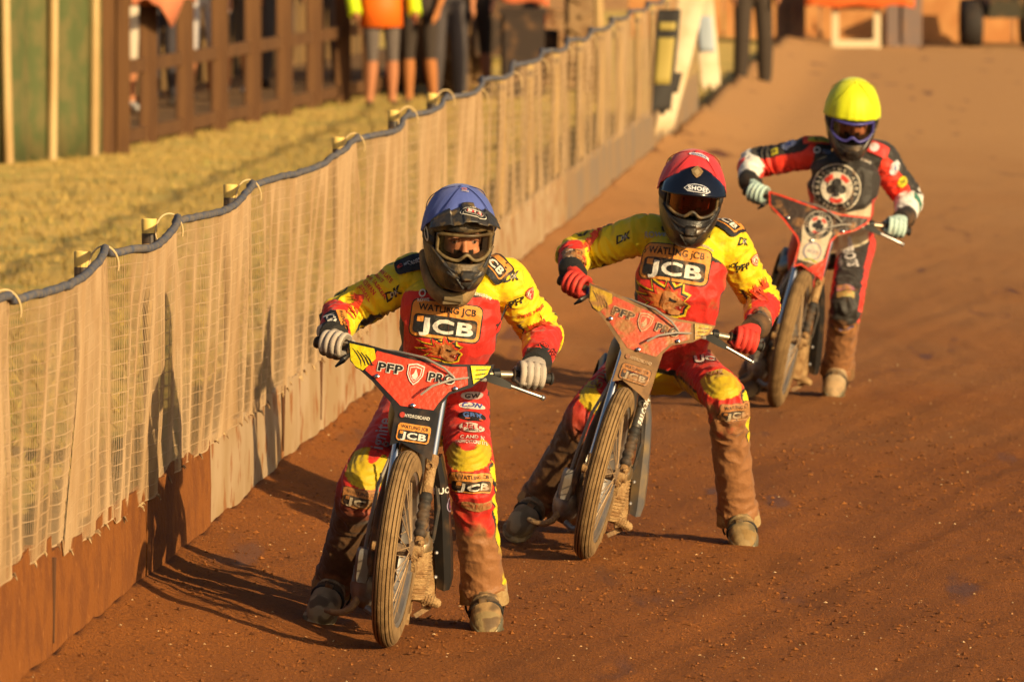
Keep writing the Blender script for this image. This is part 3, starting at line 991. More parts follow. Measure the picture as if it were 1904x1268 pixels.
tag(obj('tool_box', mb, mk('box_grey', (.16, .085, .05), rough=.7, dust=.1), smooth=False), 'dull brown tool box standing near the white frame', 'box')
mb = MB(); mb.box((gx(1680, 112), 112, .30), (.42, .5, .60)); mb.box((gx(1680, 112), 112, .62), (.48, .55, .04)); mb.box((gx(1680, 112), 111.73, .3), (.05, .05, .5))
tag(obj('tool_box', mb, mk('box_slate', (.20, .14, .12), rough=.7, dust=.1), smooth=False), 'slate grey box just right of the white frame', 'box')
# parked quad bike at the right edge
qd = thing('quad_bike', (gx(1862, 112), 112, 0), 'dark quad bike parked by the far barrier', 'quad bike')
dt = mk('dark_tyre', (.03, .022, .018), rough=.8, dust=.02)
qx = gx(1862, 112)
for dx in (-.36, .36):
    for dy in (0, 1.1):
        mb = MB(); r, w = .28, .22
        mb.lathe([(r * .5, -w / 2), (r * .9, -w / 2), (r, -w * .3), (r, w * .3), (r * .9, w / 2), (r * .5, w / 2)], (qx + dx, 111.6 + dy, r), (1, 0, 0), 28, loop=True)
        mb.lathe([(.03, -.08), (r * .52, -.06), (r * .52, .06), (.03, .08)], (qx + dx, 111.6 + dy, r), (1, 0, 0), 16)
        obj('wheel', mb, dt, qd, world_verts=True)
mb = MB(); mb.loft([[(qx + sx * w_, Y, z0 + dz) for sx, dz in ((-1, 0), (1, 0), (.8, h_), (-.8, h_))] for Y, w_, z0, h_ in ((111.3, .2, .35, .2), (111.6, .34, .38, .35), (112.2, .2, .4, .3), (112.8, .34, .4, .35), (113, .25, .45, .25))])
obj('body', mb, mk('quad_body', (.05, .04, .02), rough=.4, dust=.1), qd, world_verts=True)
mb = MB(); mb.tube([(qx - .35, 111.9, 1.0), (qx - .1, 111.7, .95), (qx, 111.6, .7), (qx + .1, 111.7, .95), (qx + .35, 111.9, 1.0)], .015, 8); mb.box((qx, 112.4, .82), (.28, .7, .1))
obj('handlebar_and_seat', mb, dt, qd, world_verts=True)

# ================================================================== motorcycles
BLACK = (.018, .016, .015); WHITE = (.78, .72, .62); ORANGE = (.80, .30, .045); RED = (.70, .035, .018); YEL = (.86, .66, .01)
chrome = mk('chrome', (.78, .76, .72), rough=.12, metal=1, dust=-.12, dscale=25, dustcol=(.30, .18, .08))
steel = mk('dirty_steel', (.42, .34, .24), (.30, .20, .10), nscale=30, rough=.4, metal=.7, dust=.10, dscale=20)
caked = mk('caked_metal', (.44, .27, .115), (.30, .16, .06), nscale=35, rough=.85, bump=.7, bscale=140, dust=.02, dscale=30, dustcol=(.24, .12, .05))
caked2 = mk('caked_dark', (.20, .13, .075), (.34, .20, .09), nscale=22, rough=.8, bump=.5, bscale=120)
plastic = mk('black_plastic', (.016, .014, .013), rough=.42, dust=.05, dscale=12, dustcol=(.22, .12, .05))
rubber = mk('rubber', (.022, .019, .017), rough=.7, dust=.14, dscale=18, dustcol=(.24, .13, .055))
tread = mk('tyre_dusty', (.31, .185, .075), (.22, .125, .048), nscale=22, rough=.9, bump=.35, bscale=160)
groove_m = mk('tyre_groove', (.055, .032, .016), rough=.95)
rimm = mk('rim_metal', (.50, .46, .42), rough=.35, metal=.8, dust=-.02, dscale=16)
spoke_m = mk('spoke_metal', (.5, .33, .18), rough=.5, metal=.3)
cable = mk('cable', (.30, .26, .22), rough=.5)
alu = mk('alloy_case', (.24, .23, .23), (.17, .13, .10), nscale=14, rough=.45, metal=.5, dust=.03, dscale=15)
LEVER = mk('lever_alloy', (.42, .40, .40), rough=.38, metal=.9)

RAKE = math.radians(23)
FR, RR = .320, .312

def tyre_mb(r, w, grooves, n=80):
    mb = MB(); prof, mi = [], []
    S = 73
    for i in range(S):
        th = math.radians(-118 + 236 * i / (S - 1))
        x = w * math.sin(th) if abs(th) < 1.57 else w * math.copysign(1, th) * (1 - .25 * (abs(th) - 1.57))
        rr = r - .036 * (1 - math.cos(th)) if abs(th) < 1.57 else r - .036 - .030 * (abs(th) - 1.57) / .49
        g = False
        if abs(th) < 1.15 and grooves:
            ph = (th / 1.15 + 1) / 2 * grooves
            f = abs((ph % 1) - .5)
            if f > .37: rr -= .008; g = True
        prof.append((rr, x)); mi.append(1 if g else 0)
    prof.append((r - .052, 0)); mi.append(0)
    k = len(prof)
    for i in range(k):
        pass
    c = V(0, 0, r)
    rings = [[c + V(x, math.sin(2 * math.pi * j / n) * rr, math.cos(2 * math.pi * j / n) * rr) for j in range(n)] for rr, x in prof]
    vs = [p for q in rings for p in q]; fs, ms = [], []
    for i in range(k):
        i2 = (i + 1) % k
        for j in range(n):
            j2 = (j + 1) % n
            fs.append((i * n + j, i * n + j2, i2 * n + j2, i2 * n + j)); ms.append(1 if (mi[i] and mi[i2]) else 0)
    b = mb.n; mb.add(vs, fs); mb.m = ms
    return mb

def wheel_meshes(r, w, grooves):
    t = tyre_mb(r, w, grooves).mesh('tyre', [tread, groove_m], True, 30)
    mb = MB(); mb.lathe([(r - .056, -.024), (r - .062, -.028), (r - .078, -.022), (r - .072, 0), (r - .078, .022), (r - .062, .028), (r - .056, .024)], (0, 0, r), (1, 0, 0), 64, loop=True)
    rim = mb.mesh('rim', rimm)
    mb = MB(); mb.lathe([(.012, -.055), (.03, -.05), (.03, -.040), (.02, -.035), (.02, .035), (.03, .040), (.03, .05), (.012, .055)], (0, 0, r), (1, 0, 0), 24)
    hub = mb.mesh('hub', caked2)
    mb = MB()
    for i in range(36):
        a = 2 * math.pi * i / 36; s = 1 if i % 2 else -1; a2 = a + (.45 if (i // 2) % 2 else -.45)
        mb.tube([V(s * .042, math.sin(a2) * .028, r + math.cos(a2) * .028), V(s * .006, math.sin(a) * (r - .074), r + math.cos(a) * (r - .074))], .0019, 5)
    return t, rim, hub, mb.mesh('spokes', spoke_m)

FW = wheel_meshes(FR, .0345, 6)
RW = wheel_meshes(RR, .044, 0)

PANEL = [(-.267, .052), (-.19, .048), (-.05, .034), (.09, .030), (.223, .048), (.214, .014), (.165, -.034), (.100, -.066), (.078, -.105), (.084, -.285), (.050, -.268), (-.028, -.238), (-.060, -.255), (-.064, -.15), (-.082, -.122), (-.16, -.062), (-.245, -.012)]
def panel3(u, v, d):
    """front panel: bowed a little, raked like the fork"""
    y = .205 + (v + .05) * math.tan(RAKE) * .9 + .55 * u * u
    return V(u * 1.0, y + d * 1.0, .893 + v)

def lerp_out(poly, k):
    c = np.mean(poly, 0)
    return [tuple(c + (np.array(p) - c) * k) for p in poly]

def inset(poly, t):
    """shrink an outline by t metres"""
    n = len(poly); out = []
    A = sum(poly[i][0] * poly[(i + 1) % n][1] - poly[(i + 1) % n][0] * poly[i][1] for i in range(n))
    sg = 1 if A > 0 else -1
    for i in range(n):
        p0, p1, p2 = (np.array(poly[(i + k) % n]) for k in (-1, 0, 1))
        d1 = (p1 - p0) / np.linalg.norm(p1 - p0); d2 = (p2 - p1) / np.linalg.norm(p2 - p1)
        n1 = np.array((-d1[1], d1[0])) * sg; n2 = np.array((-d2[1], d2[0])) * sg
        b = n1 + n2; b /= max(.5, np.linalg.norm(b) ** 2 / 2)
        out.append(tuple(p1 + b * t))
    return out

def claw(pts, w, col):
    """tapered scratch mark through pts"""
    up, lo = [], []
    n = len(pts)
    for i, p in enumerate(pts):
        a = np.array(pts[max(0, i - 1)]); b = np.array(pts[min(n - 1, i + 1)])
        d = (b - a) / np.linalg.norm(b - a); nn = np.array((-d[1], d[0]))
        k = w * math.sin(math.pi * (i + .35) / (n - .3)) * (1 + .3 * math.sin(i * 5))
        up.append(tuple(np.array(p) + nn * k)); lo.append(tuple(np.array(p) - nn * k))
    return L_poly(up + lo[::-1], col)

def bike(M, steer, style, label):
    root = thing('motorcycle', None, label, 'motorcycle', 'speedway motorcycles', M=M)
    A = V(0, .275, .90); ax = V(0, math.sin(RAKE), math.cos(RAKE)); sax = V(0, .05, 1)
    S = Matrix.Translation(A) @ Matrix.Rotation(-steer, 4, sax.normalized()) @ Matrix.Translation(-A)
    off = S @ V(0, 0, 0); S = Matrix.Translation((-off.x, -off.y, -off.z)) @ S
    A2 = V(0, .2, .60); S2 = Matrix.Translation((style.get('shift', 0), 0, 0)) @ S @ Matrix.Translation(A2) @ Matrix.Rotation(math.radians(style.get('roll', 2.2)), 4, 'Y') @ Matrix.Translation(-A2)
    def part(name, mb, mat, front=False, parent=None, smooth=True, angle=40):
        me = mb if not isinstance(mb, MB) else mb.mesh(name, mat, smooth, angle)
        o = link(name, me, parent or root)
        if front and parent is None: o.matrix_local = S
        return o
    # wheels
    fw = part('front_wheel', FW[2], None, True)
    for nm, me in (('tyre', FW[0]), ('rim', FW[1]), ('spokes', FW[3])): link(nm, me, fw)
    rw = part('rear_wheel', RW[2], None); rw.matrix_local = Matrix.Translation((.0, 1.30, 0)) @ Matrix.Rotation(style.get('rear_yaw', 0), 4, 'Z')
    for nm, me in (('tyre', RW[0]), ('rim', RW[1]), ('spokes', RW[3])): link(nm, me, rw)
    # fork
    def fk(z): return .045 + (z - .33) * math.tan(RAKE) * 1.02
    X = .060
    for s in (-1, 1):
        mb = MB()
        if s < 0:
            mb.tube([(s * X, fk(.86), .86), (s * X, fk(.60), .60), (s * X, fk(.36), .36)], .0165, 14)
            o = part('fork_leg', mb, chrome, True)
            mb = MB(); mb.tube([(s * X, fk(.37), .37), (s * X, fk(.33), .325)], [.019, .017], 12)
            mb.box((s * X, .022, .315), (.018, .075, .036), Matrix.Rotation(.3, 3, 'X'))
            mb.lathe([(.017, -.018), (.017, .018)], (s * X - .004, 0, FR), (1, 0, 0), 14)
            mb.box((s * (X + .004), fk(.30) + .01, .285), (.014, .022, .055), Matrix.Rotation(.35, 3, 'X'))
            link('axle_clamp', mb.mesh('axle_clamp', caked), o)
        else:
            mb.tube([(s * X, fk(.86), .86), (s * X, fk(.68), .68), (s * X, fk(.615), .615)], .0165, 14)
            o = part('fork_leg', mb, chrome, True)
            mb = MB()
            mb.tube([(s * X, fk(.62), .62), (s * X, fk(.605), .605), (s * X, fk(.60), .60), (s * X, fk(.585), .585), (s * X, fk(.58), .58), (s * X, fk(.50), .50)], [.020, .0225, .0225, .020, .0185, .018], 14)
            mb.lathe([(.013, -.012), (.013, .010), (.008, .010), (.008, .004)], V(s * X, fk(.592) - .022, .592), (0, -1, -.1), 14)
            link('fork_slider', mb.mesh('fork_slider', style.get('slider', caked)), o)
            mb = MB(); pts, rs = [], []
            for i in range(41):
                z = .50 - .14 * i / 40
                pts.append((s * X, fk(z), z)); rs.append(.0165 + .0058 * abs(math.sin(i * math.pi * 5 / 40)))
            mb.tube(pts, rs, 14)
            link('gaiter', mb.mesh('gaiter', rubber, True, 180), o)
            mb = MB(); mb.tube([(s * X, fk(.36), .365), (s * X, fk(.335), .33)], [.014, .018], 12)
            mb.box((s * X, .022, .315), (.020, .078, .036), Matrix.Rotation(.3, 3, 'X'))
            mb.lathe([(.018, -.018), (.018, .02)], (s * X + .004, 0, FR), (1, 0, 0), 14)
            mb.box((s * (X - .006), fk(.30), .285), (.014, .024, .07), Matrix.Rotation(.35, 3, 'X'))
            mb.ball((s * X + .012, fk(.33) - .018, .345), .012, 8)
            link('axle_clamp', mb.mesh('axle_clamp', caked), o)
    mb = MB(); yk = fk(.675)
    mb.loft([[V(x, yk + dy, .668 + h + dz) for dy, dz in ((-.050, -.012), (-.055, .014), (.02, .026), (.03, -.005))] for x, h in ((-.048, -.010), (-.030, .004), (0, .014), (.030, .004), (.048, -.010))])
    part('fork_crown', mb, style.get('crown', chrome), True, angle=20)
    mb = MB(); mb.box((0, fk(.655) + .005, .650), (.085, .03, .028)); mb.lathe([(.022, 0), (.022, .24)], (0, .20, .66), ax, 14)
    part('steering_stem', mb, caked2, True)
    # front panel
    mb = MB(); mb.prism(PANEL, panel3, .004)
    fp = part('front_panel', mb, style.get('panel_mat', plastic), True, smooth=False); fp.matrix_local = S2
    for i_, (nm, layers) in enumerate(style['panel']):
        print_flat(nm, fp, panel3, layers, base=.002 * min(i_, 2), dust=style.get('pdust', .1))
    for u, v in ((-.145, -.045), (.115, -.045), (-.01, -.118)):
        mb = MB(); mb.lathe([(.0075, 0), (.0075, .004), (.004, .006)], panel3(u, v, -.006), (0, -1, .25), 10)
        link('fixing', mb.mesh('fixing', chrome), fp)
    # bars
    mb = MB()
    BD = -.014
    bp = [(-.385, .475, .925), (-.27, .425, .922), (-.17, .37, .912), (-.08, .30, .895), (0, .275, .890), (.08, .30, .895), (.17, .37, .912), (.27, .425, .922), (.385, .475, .925)]
    mb.tube(bp, .0125, 12)
    hb = part('handlebar', mb, steel, True)
    hb.matrix_local = S2 @ Matrix.Translation((0, 0, BD))
    mb = MB(); mb.box((0, .275, .885), (.09, .05, .045)); mb.lathe([(.02, -.03), (.02, .03)], (0, .275, .875), ax, 12)
    link('bar_clamp', mb.mesh('bar_clamp', caked2, False), hb)
    for s in (-1, 1):
        mb = MB(); a = V(s * .27, .425, .922); b = V(s * .395, .479, .925); d = (b - a)
        mb.tube([a, a + d * .03, a + d * .06, a + d * .94, a + d * .95, b], [.022, .024, .0165, .0165, .021, .019], 14)
        link('grip', mb.mesh('grip', rubber), hb)
    # throttle side (rider's right)
    mb = MB(); mb.tube([(-.268, .424, .922), (-.235, .408, .919), (-.205, .39, .915)], [.026, .027, .022], 12); mb.box((-.235, .385, .942), (.05, .03, .016)); mb.ball((-.225, .395, .90), .018, 8); mb.box((-.19, .375, .93), (.035, .03, .022))
    link('throttle_housing', mb.mesh('throttle_housing', style.get('throttle', caked)), hb)
    mb = MB(); mb.tube([(-.27, .40, .905), (-.285, .375, .885), (-.305, .365, .862)], [.008, .011, .004], 8, flat=(1, .6))
    link('cutout_tab', mb.mesh('cutout_tab', plastic), hb)
    mb = MB(); mb.tube([(-.205, .37, .935), (-.10, .27, .948), (.0, .22, .945), (.07, .21, .922), (.10, .22, .90)], .0042, 7)
    link('throttle_cable', mb.mesh('throttle_cable', cable), hb)
    mb = MB(); mb.tube([(-.255, .39, .892), (-.235, .355, .872), (-.19, .32, .862), (-.17, .30, .872)], .003, 6)
    link('kill_lanyard', mb.mesh('kill_lanyard', plastic), hb)
    # clutch side
    mb = MB(); mb.tube([(.225, .405, .918), (.205, .39, .915)], [.02, .02], 12)
    mb.loft([[V(x, y + dy, z + dz) for dy, dz in ((-.012, -h), (-.012, h), (.012, h), (.012, -h))] for x, y, z, h in ((.185, .36, .905, .009), (.21, .365, .903, .014), (.245, .378, .895, .013), (.275, .39, .887, .009))])
    link('lever_perch', mb.mesh('lever_perch', plastic, True, 30), hb)
    mb = MB(); mb.tube([(.262, .388, .889), (.30, .398, .881), (.335, .408, .873), (.372, .422, .865)], [.0075, .0068, .0062, .006], 9); mb.ball((.378, .425, .863), .010, 12)
    link('clutch_lever', mb.mesh('clutch_lever', LEVER), hb)
    mb = MB(); mb.tube([(.19, .34, .897), (.15, .24, .902), (.10, .19, .890), (.045, .165, .862), (.012, .16, .828)], .0042, 7); mb.tube([(.192, .34, .897), (.165, .29, .899)], .007, 8)
    link('clutch_cable', mb.mesh('clutch_cable', cable), hb)
    # frame
    mb = MB()
    mb.tube([(0, .285, .86), (0, .42, .80), (0, .62, .68), (0, .85, .55), (0, 1.05, .50)], .019, 12)
    for s in (-1, 1):
        mb.tube([(s * .02, .27, .74), (s * .07, .34, .45), (s * .085, .40, .20), (s * .085, .62, .13), (s * .085, .85, .17), (s * .09, 1.28, .31)], .0135, 10)
        mb.tube([(s * .03, .85, .55), (s * .085, .86, .3), (s * .085, .85, .17)], .0125, 10)
        mb.tube([(s * .03, 1.0, .52), (s * .085, 1.2, .38), (s * .09, 1.28, .31)], .0115, 10)
    part('frame', mb, mk_frame)
    # engine
    mb = MB()
    for i in range(12):
        z = .150 + i * .0128
        k = 1 - .025 * abs(i - 6)
        mb.lathe([(.052 * k, 0), (.056 * k, .0015), (.056 * k, .005), (.052 * k, .0065)], (.066, .37, z), (0, -.12, 1), 22)
    mb.lathe([(.042, 0), (.042, .19)], (.066, .37, .14), (0, -.12, 1), 18)
    en = part('engine_cylinder', mb, caked)
    mb = MB(); mb.tube([(.064, .35, .30), (.062, .345, .33), (.058, .34, .36)], [.052, .050, .03], 14); mb.box((.085, .31, .345), (.025, .035, .04)); mb.box((.05, .305, .32), (.014, .016, .06))
    link('cylinder_head', mb.mesh('cylinder_head', steel), en)
    mb = MB(); mb.ball((.0, .50, .20), (.085, .13, .10), 18); mb.box((.035, .385, .115), (.07, .05, .06)); mb.box((.015, .37, .075), (.035, .04, .05)); mb.box((.055, .375, .085), (.022, .03, .075)); mb.ball((-.005, .36, .085), .022, 8)
    part('crankcase', mb, caked)
    mb = MB()
    mb.loft([[V(x, .44 + .5 * (x - .10), z) for x, z in pts] for pts in ([(.100, .33), (.128, .30), (.140, .13), (.100, .105)], )] + [[V(x + .035, .50, z) for x, z in ((.070, .345), (.10, .31), (.108, .13), (.075, .10))], [V(x + .02, .72, z) for x, z in ((.075, .30), (.10, .28), (.105, .13), (.085, .12))]])
    part('primary_cover', mb, caked, angle=25)
    mb = MB()
    mb.loft([[V(-.105 + dx * k, .42 + dy, z) for dx, dy in ((-.026, -.01), (-.018, -.035), (.018, -.035), (.026, -.01), (.026, .05), (-.026, .05))] for z, k in ((.165, .8), (.18, 1), (.25, 1.05), (.27, .95), (.278, .7))])
    part('carburettor', mb, alu, angle=25)
    mb = MB(); mb.ball((-.085, .50, .15), (.055, .11, .08), 16); mb.box((-.12, .44, .19), (.03, .05, .05)); mb.tube([(-.08, .40, .085), (-.05, .385, .07), (-.02, .38, .08)], .012, 8)
    part('clutch_cover', mb, alu)
    mb = MB(); mb.tube([(.03, .42, .62), (.075, .36, .54), (.088, .33, .46), (.072, .325, .385)], .0045, 7)
    part('plug_lead', mb, plastic)
    mb = MB(); mb.tube([(-.04, .42, .64), (-.085, .38, .50), (-.10, .40, .36), (-.105, .42, .28)], .006, 8)
    part('fuel_hose', mb, cable)
    mb = MB(); mb.tube([(.10, .40, .52), (.118, .36, .44), (.112, .35, .34), (.09, .36, .27)], .007, 8)
    part('oil_hose', mb, rubber)
    for q_ in ((.128, .415, .29), (.134, .418, .21), (.128, .42, .14), (.108, .40, .325)):
        mb = MB(); mb.lathe([(.007, 0), (.007, .006), (.004, .008)], q_, (.3, -1, 0), 6)
        part('bolt', mb, LEVER, smooth=False)
    mb = MB(); rings = []
    for i in range(34):
        a = math.pi * 2 * i / 34
        mb.box((.100, .62 + (.34 if math.cos(a) > 0 else -.06) + .05 * math.cos(a) if abs(math.sin(a)) > .99 else .76 + .32 * math.cos(a), .235 + .06 * math.sin(a)), (.010, .020, .012), Matrix.Rotation(-a, 3, 'X'))
    o = part('chain', mb, caked2, smooth=False)
    # exhaust, peg, hook
    mb = MB(); mb.tube([(.03, .46, .33), (.07, .50, .28), (.115, .56, .20), (.125, .66, .17), (.13, .9, .2), (.13, 1.25, .27)], [.018, .019, .019, .02, .032, .034], 12)
    part('exhaust_pipe', mb, caked2)
    mb = MB(); mb.tube([(.055, .38, .148), (.09, .375, .143), (.145, .372, .130)], [.019, .018, .016], 12)
    for i in range(5): mb.lathe([(.0205, 0), (.0205, .004)], V(.10 + i * .009, .374, .141 - i * .0022), (1, 0, -.2), 12)
    mb.ball((.147, .372, .129), .017, 10)
    part('foot_peg', mb, caked)
    mb = MB(); mb.box((.105, .40, .095), (.016, .02, .06), Matrix.Rotation(.9, 3, 'Y'))
    part('peg_spring', mb, caked2, smooth=False)
    mb = MB(); mb.tube([(-.09, .46, .19), (-.105, .43, .12), (-.125, .43, .078), (-.150, .44, .058), (-.18, .46, .052), (-.21, .48, .056)], [.012, .0125, .0125, .012, .011, .010], 10)
    part('right_footrest', mb, style.get('rest', caked2))
    # tank, seat, guards
    mb = MB()
    e = lambda y, w_, z0, z1: [V(w_ * math.copysign(abs(math.cos(t)) ** .7, math.cos(t)), y, (z0 + z1) / 2 + (z1 - z0) / 2 * math.copysign(abs(math.sin(t)) ** .7, math.sin(t))) for t in np.linspace(0, 2 * math.pi, 20, endpoint=False)]
    mb.loft([e(.30, .03, .76, .84), e(.35, .065, .70, .86), e(.5, .08, .62, .82), e(.64, .06, .58, .74), e(.70, .03, .58, .68)])
    part('fuel_tank', mb, style.get('tank', plastic))
    mb = MB(); mb.loft([e(.66, .05, .60, .67), e(.74, .075, .57, .64), e(.9, .09, .56, .63), e(1.04, .08, .57, .66), e(1.10, .03, .60, .68)])
    part('seat', mb, plastic)
    mb = MB(); rings = []
    for i in range(15):
        a = math.radians(-35 + 125 * i / 14); r = RR + .055
        rings.append([V(x, 1.30 - math.cos(a + 1.57) * -1 * r if False else 1.30 + math.sin(a) * r, RR + math.cos(a) * r - dz) for x, dz in ((-.075, .03), (-.06, .0), (.06, .0), (.075, .03))])
    mb.loft(rings, False, False)
    o = part('rear_mudguard', mb, plastic); q = o.modifiers.new('s', 'SOLIDIFY'); q.thickness = .004
    # side guard, rider's left
    mb = MB(); rings = []
    for z, x, y, w_ in ((.60, .088, .42, .030), (.52, .110, .42, .036), (.42, .128, .44, .042), (.30, .145, .46, .048), (.20, .160, .48, .046), (.165, .163, .485, .036)):
        rings.append([V(x - w_ * .55, y - .03, z + .006), V(x + w_ * .1, y - .045, z), V(x + w_ * .6, y - .02, z + .004), V(x + w_ * .75, y + .08, z + .01), V(x - w_ * .2, y + .12, z)])
    mb.loft(rings)
    sg = part('side_guard', mb, style.get('guard', plastic), angle=25)
    return root, S2

mk_frame = mk('frame_tube', (.05, .04, .035), rough=.45, dust=.12, dscale=14)

# ================================================================== riders
def ellring(c, lat, dep, a, b, n=28, p=2.3):
    out = []
    for j in range(n):
        t = 2 * math.pi * j / n
        cx = math.copysign(abs(math.cos(t)) ** (2 / p), math.cos(t)); sy = math.copysign(abs(math.sin(t)) ** (2 / p), math.sin(t))
        out.append(c + lat * (a * cx) + dep * (b * sy))
    return out

def chain(pts, rs, n):
    """smooth resample of a limb"""
    out, ro = [], []
    N = len(pts)
    for i in range(N - 1):
        for k in range(n):
            t = k / n
            p0, p1, p2, p3 = pts[max(0, i - 1)], pts[i], pts[i + 1], pts[min(N - 1, i + 2)]
            out.append(.5 * ((2 * p1) + (p2 - p0) * t + (2 * p0 - 5 * p1 + 4 * p2 - p3) * t * t + (3 * p1 - p0 - 3 * p2 + p3) * t ** 3))
            s = t * t * (3 - 2 * t)
            ro.append(rs[i] + (rs[i + 1] - rs[i]) * s)
    return out + [pts[-1]], ro + [rs[-1]]

BLO, BHI = .036, .082             # ribbed band above the knee, measured along the shin
def body_mesh(J, st):
    mb = MB()
    lat_h = (J['hipL'] - J['hipR']).normalized(); lat_s = (J['shL'] - J['shR']).normalized()
    sp = [J['pelvis'], J['belly'], J['chest'], J['neck']]
    up0 = (J['belly'] - J['pelvis']).normalized()
    rings = []
    spec = [(-.10, .085, .085), (-.05, .145, .115), (0, .158, .122), (.5, .150, .118), (1, .146, .116), (1.5, .155, .122), (2, .164, .125), (2.4, .162, .110), (2.75, .125, .088), (3, .075, .070)]
    for t, a, b in spec:
        if t <= 0: c = sp[0] + up0 * (t * 1.3); d = up0
        else:
            i = min(2, int(t - 1e-6)); f = t - i
            p0, p1, p2, p3 = sp[max(0, i - 1)], sp[i], sp[i + 1], sp[min(3, i + 2)]
            c = .5 * ((2 * p1) + (p2 - p0) * f + (2 * p0 - 5 * p1 + 4 * p2 - p3) * f * f + (3 * p1 - p0 - 3 * p2 + p3) * f ** 3)
            d = (p2 - p1).normalized()
        L_ = lat_h.lerp(lat_s, max(0, min(1, t / 2.2)))
        L_ = (L_ - d * L_.dot(d)).normalized(); D = d.cross(L_)
        k = st.get('bulk', 1)
        rings.append(ellring(c, L_, D, a * k, b * k))
    mb.loft(rings)
    mb.tube([J['neck'] - V(0, 0, .03), J['neck'].lerp(J['head'], .5), J['head']], [.072, .066, .062], 16)
    for s in 'RL':
        sh, el, wr = J['sh' + s], J['el' + s], J['wr' + s]
        inn = sh.lerp(J['chest'].lerp(J['neck'], .7), .45)
        pts, rs = chain([inn, sh, sh.lerp(el, .5), el, el.lerp(wr, .5), wr], [.070, .076, .069, .064, .056, .044], 5)
        mb.tube(pts, rs, 18)
        mb.ball(el, .062, 12)
        hp, kn, an = J['hip' + s], J['kn' + s], J['an' + s]
        hem = an + (an - kn).normalized() * .015
        pts, rs = chain([hp.lerp(J['pelvis'], .4) + V(0, 0, .03), hp, hp.lerp(kn, .5), kn, kn.lerp(an, .35), kn.lerp(an, .75), hem], [.08, .092, .080, .073, .071, .071, .073], 5)
        mb.tube(pts, rs, 20)
        mb.ball(kn, .070, 14)
    me = remesh(mb, st.get('voxel', .0052), 5)
    v = coords(me).astype(np.float64)
    nn = normals(me).astype(np.float64)
    # which limb, where along it, which side of it
    bones = []
    def bone(tag_, a, b, t0, r): bones.append((tag_, np.array(a), np.array(b), t0, r))
    bone('T', J['pelvis'] - V(0, 0, .06), J['belly'], 0, .15); bone('T', J['belly'], J['chest'], 1, .155); bone('T', J['chest'], J['neck'], 2, .145)
    for s in 'RL':
        bone('A' + s, J['sh' + s].lerp(J['el' + s], .08), J['el' + s], 0, .075); bone('A' + s, J['el' + s], J['wr' + s], 1, .058)
        bone('L' + s, J['hip' + s].lerp(J['kn' + s], .12), J['kn' + s], 0, .09); bone('L' + s, J['kn' + s], J['an' + s], 1, .08)
    best = np.full(len(v), 1e9); seg = np.zeros(len(v), int); tt = np.zeros(len(v)); ra = np.zeros((len(v), 3)); axs = np.zeros((len(v), 3))
    for k, (g, a, b, t0, r) in enumerate(bones):
        ab = b - a; L2 = ab @ ab
        t = np.clip(((v - a) @ ab) / L2, 0, 1)
        q = v - a - t[:, None] * ab
        d = np.linalg.norm(q, axis=1) / r
        m = d < best
        best[m] = d[m]; seg[m] = k; tt[m] = (t0 + t)[m]; ra[m] = q[m]; axs[m] = ab / math.sqrt(L2)
    names = np.array([b[0] for b in bones])[seg]
    rad = ra / np.maximum(1e-6, np.linalg.norm(ra, axis=1))[:, None]
    front = -rad[:, 1]; side = rad[:, 0]
    knh = {}
    for s in 'RL':
        up_ = np.array((J['kn' + s] - J['an' + s]).normalized()); q_ = v - np.array(J['kn' + s]); knh['L' + s] = q_ @ up_; knh['D' + s] = np.linalg.norm(q_, axis=1)
    # creases
    disp = np.zeros(len(v))
    fold = st.get('fold', .0105)
    for i in range(len(v)):
        p = v[i]; t = tt[i]; g = names[i]
        if g == 'T':
            w = .7 * noise.noise((p[0] * 5, p[1] * 5, p[2] * 17)) + .4 * noise.noise((p[0] * 16, p[1] * 10, p[2] * 9))
            w += .5 * noise.noise((p[0] * 22 + 9, p[1] * 6, p[2] * 5))
            a = fold * 1.0
        else:
            near = math.exp(-((t - 1) / .30) ** 2)
            l = .27 if g[0] == 'A' else .42
            tl = t * l + .035 * noise.noise((p[0] * 9, p[1] * 9, p[2] * 7))
            hf = 24 if g[0] == 'L' else 34
            w = noise.noise((rad[i][0] * 1.3 + seg[i] * 7, rad[i][1] * 1.3, tl * hf)) + .45 * noise.noise((p[0] * 26 + 3, p[1] * 26, p[2] * 18))
            a = fold * ((.40 if g[0] == 'L' else .80) + .9 * near)
        w = 1 - abs(w) * 2.2
        disp[i] = a * (w - .35)
        if st.get('ribs', True) and g[0] == 'L' and BLO < knh[g][i] < BHI and knh['D' + g[1]][i] < .125:
            disp[i] = .0015 * math.sin(knh[g][i] * 2 * math.pi / .0125)  # ribbed stretch panel over the knee
        if g[0] == 'L' and t > 1.93: disp[i] += .006
    v += nn * disp[:, None]
    set_coords(me, v)
    J = dict(J); J['upz'] = rad[:, 2]; J['knh'] = knh
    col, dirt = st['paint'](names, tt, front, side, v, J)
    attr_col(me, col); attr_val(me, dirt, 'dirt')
    me.materials.append(suit)
    me.polygons.foreach_set('use_smooth', [True] * len(me.polygons))
    me.update()
    return me

cuff_m = mk('cuff', (.02, .018, .016), rough=.8, bump=.4, bscale=200, dust=.06)
suit = mk('race_suit', attr='Col', dattr='dirt', rough=.62, bump=.35, bscale=55, bdist=.012, dscale=13, dramp=(.66, .92), sheen=.15, dustcol=(.30, .125, .04))

def vn(v, sc, seed=0):
    return np.array([noise.noise((p[0] * sc + seed, p[1] * sc, p[2] * sc)) for p in v])

def put(c, m, col):
    c[m] = np.array(col)

S_RED = (.64, .020, .010); S_YEL = (.80, .585, .003); S_BLK = (.016, .014, .013)

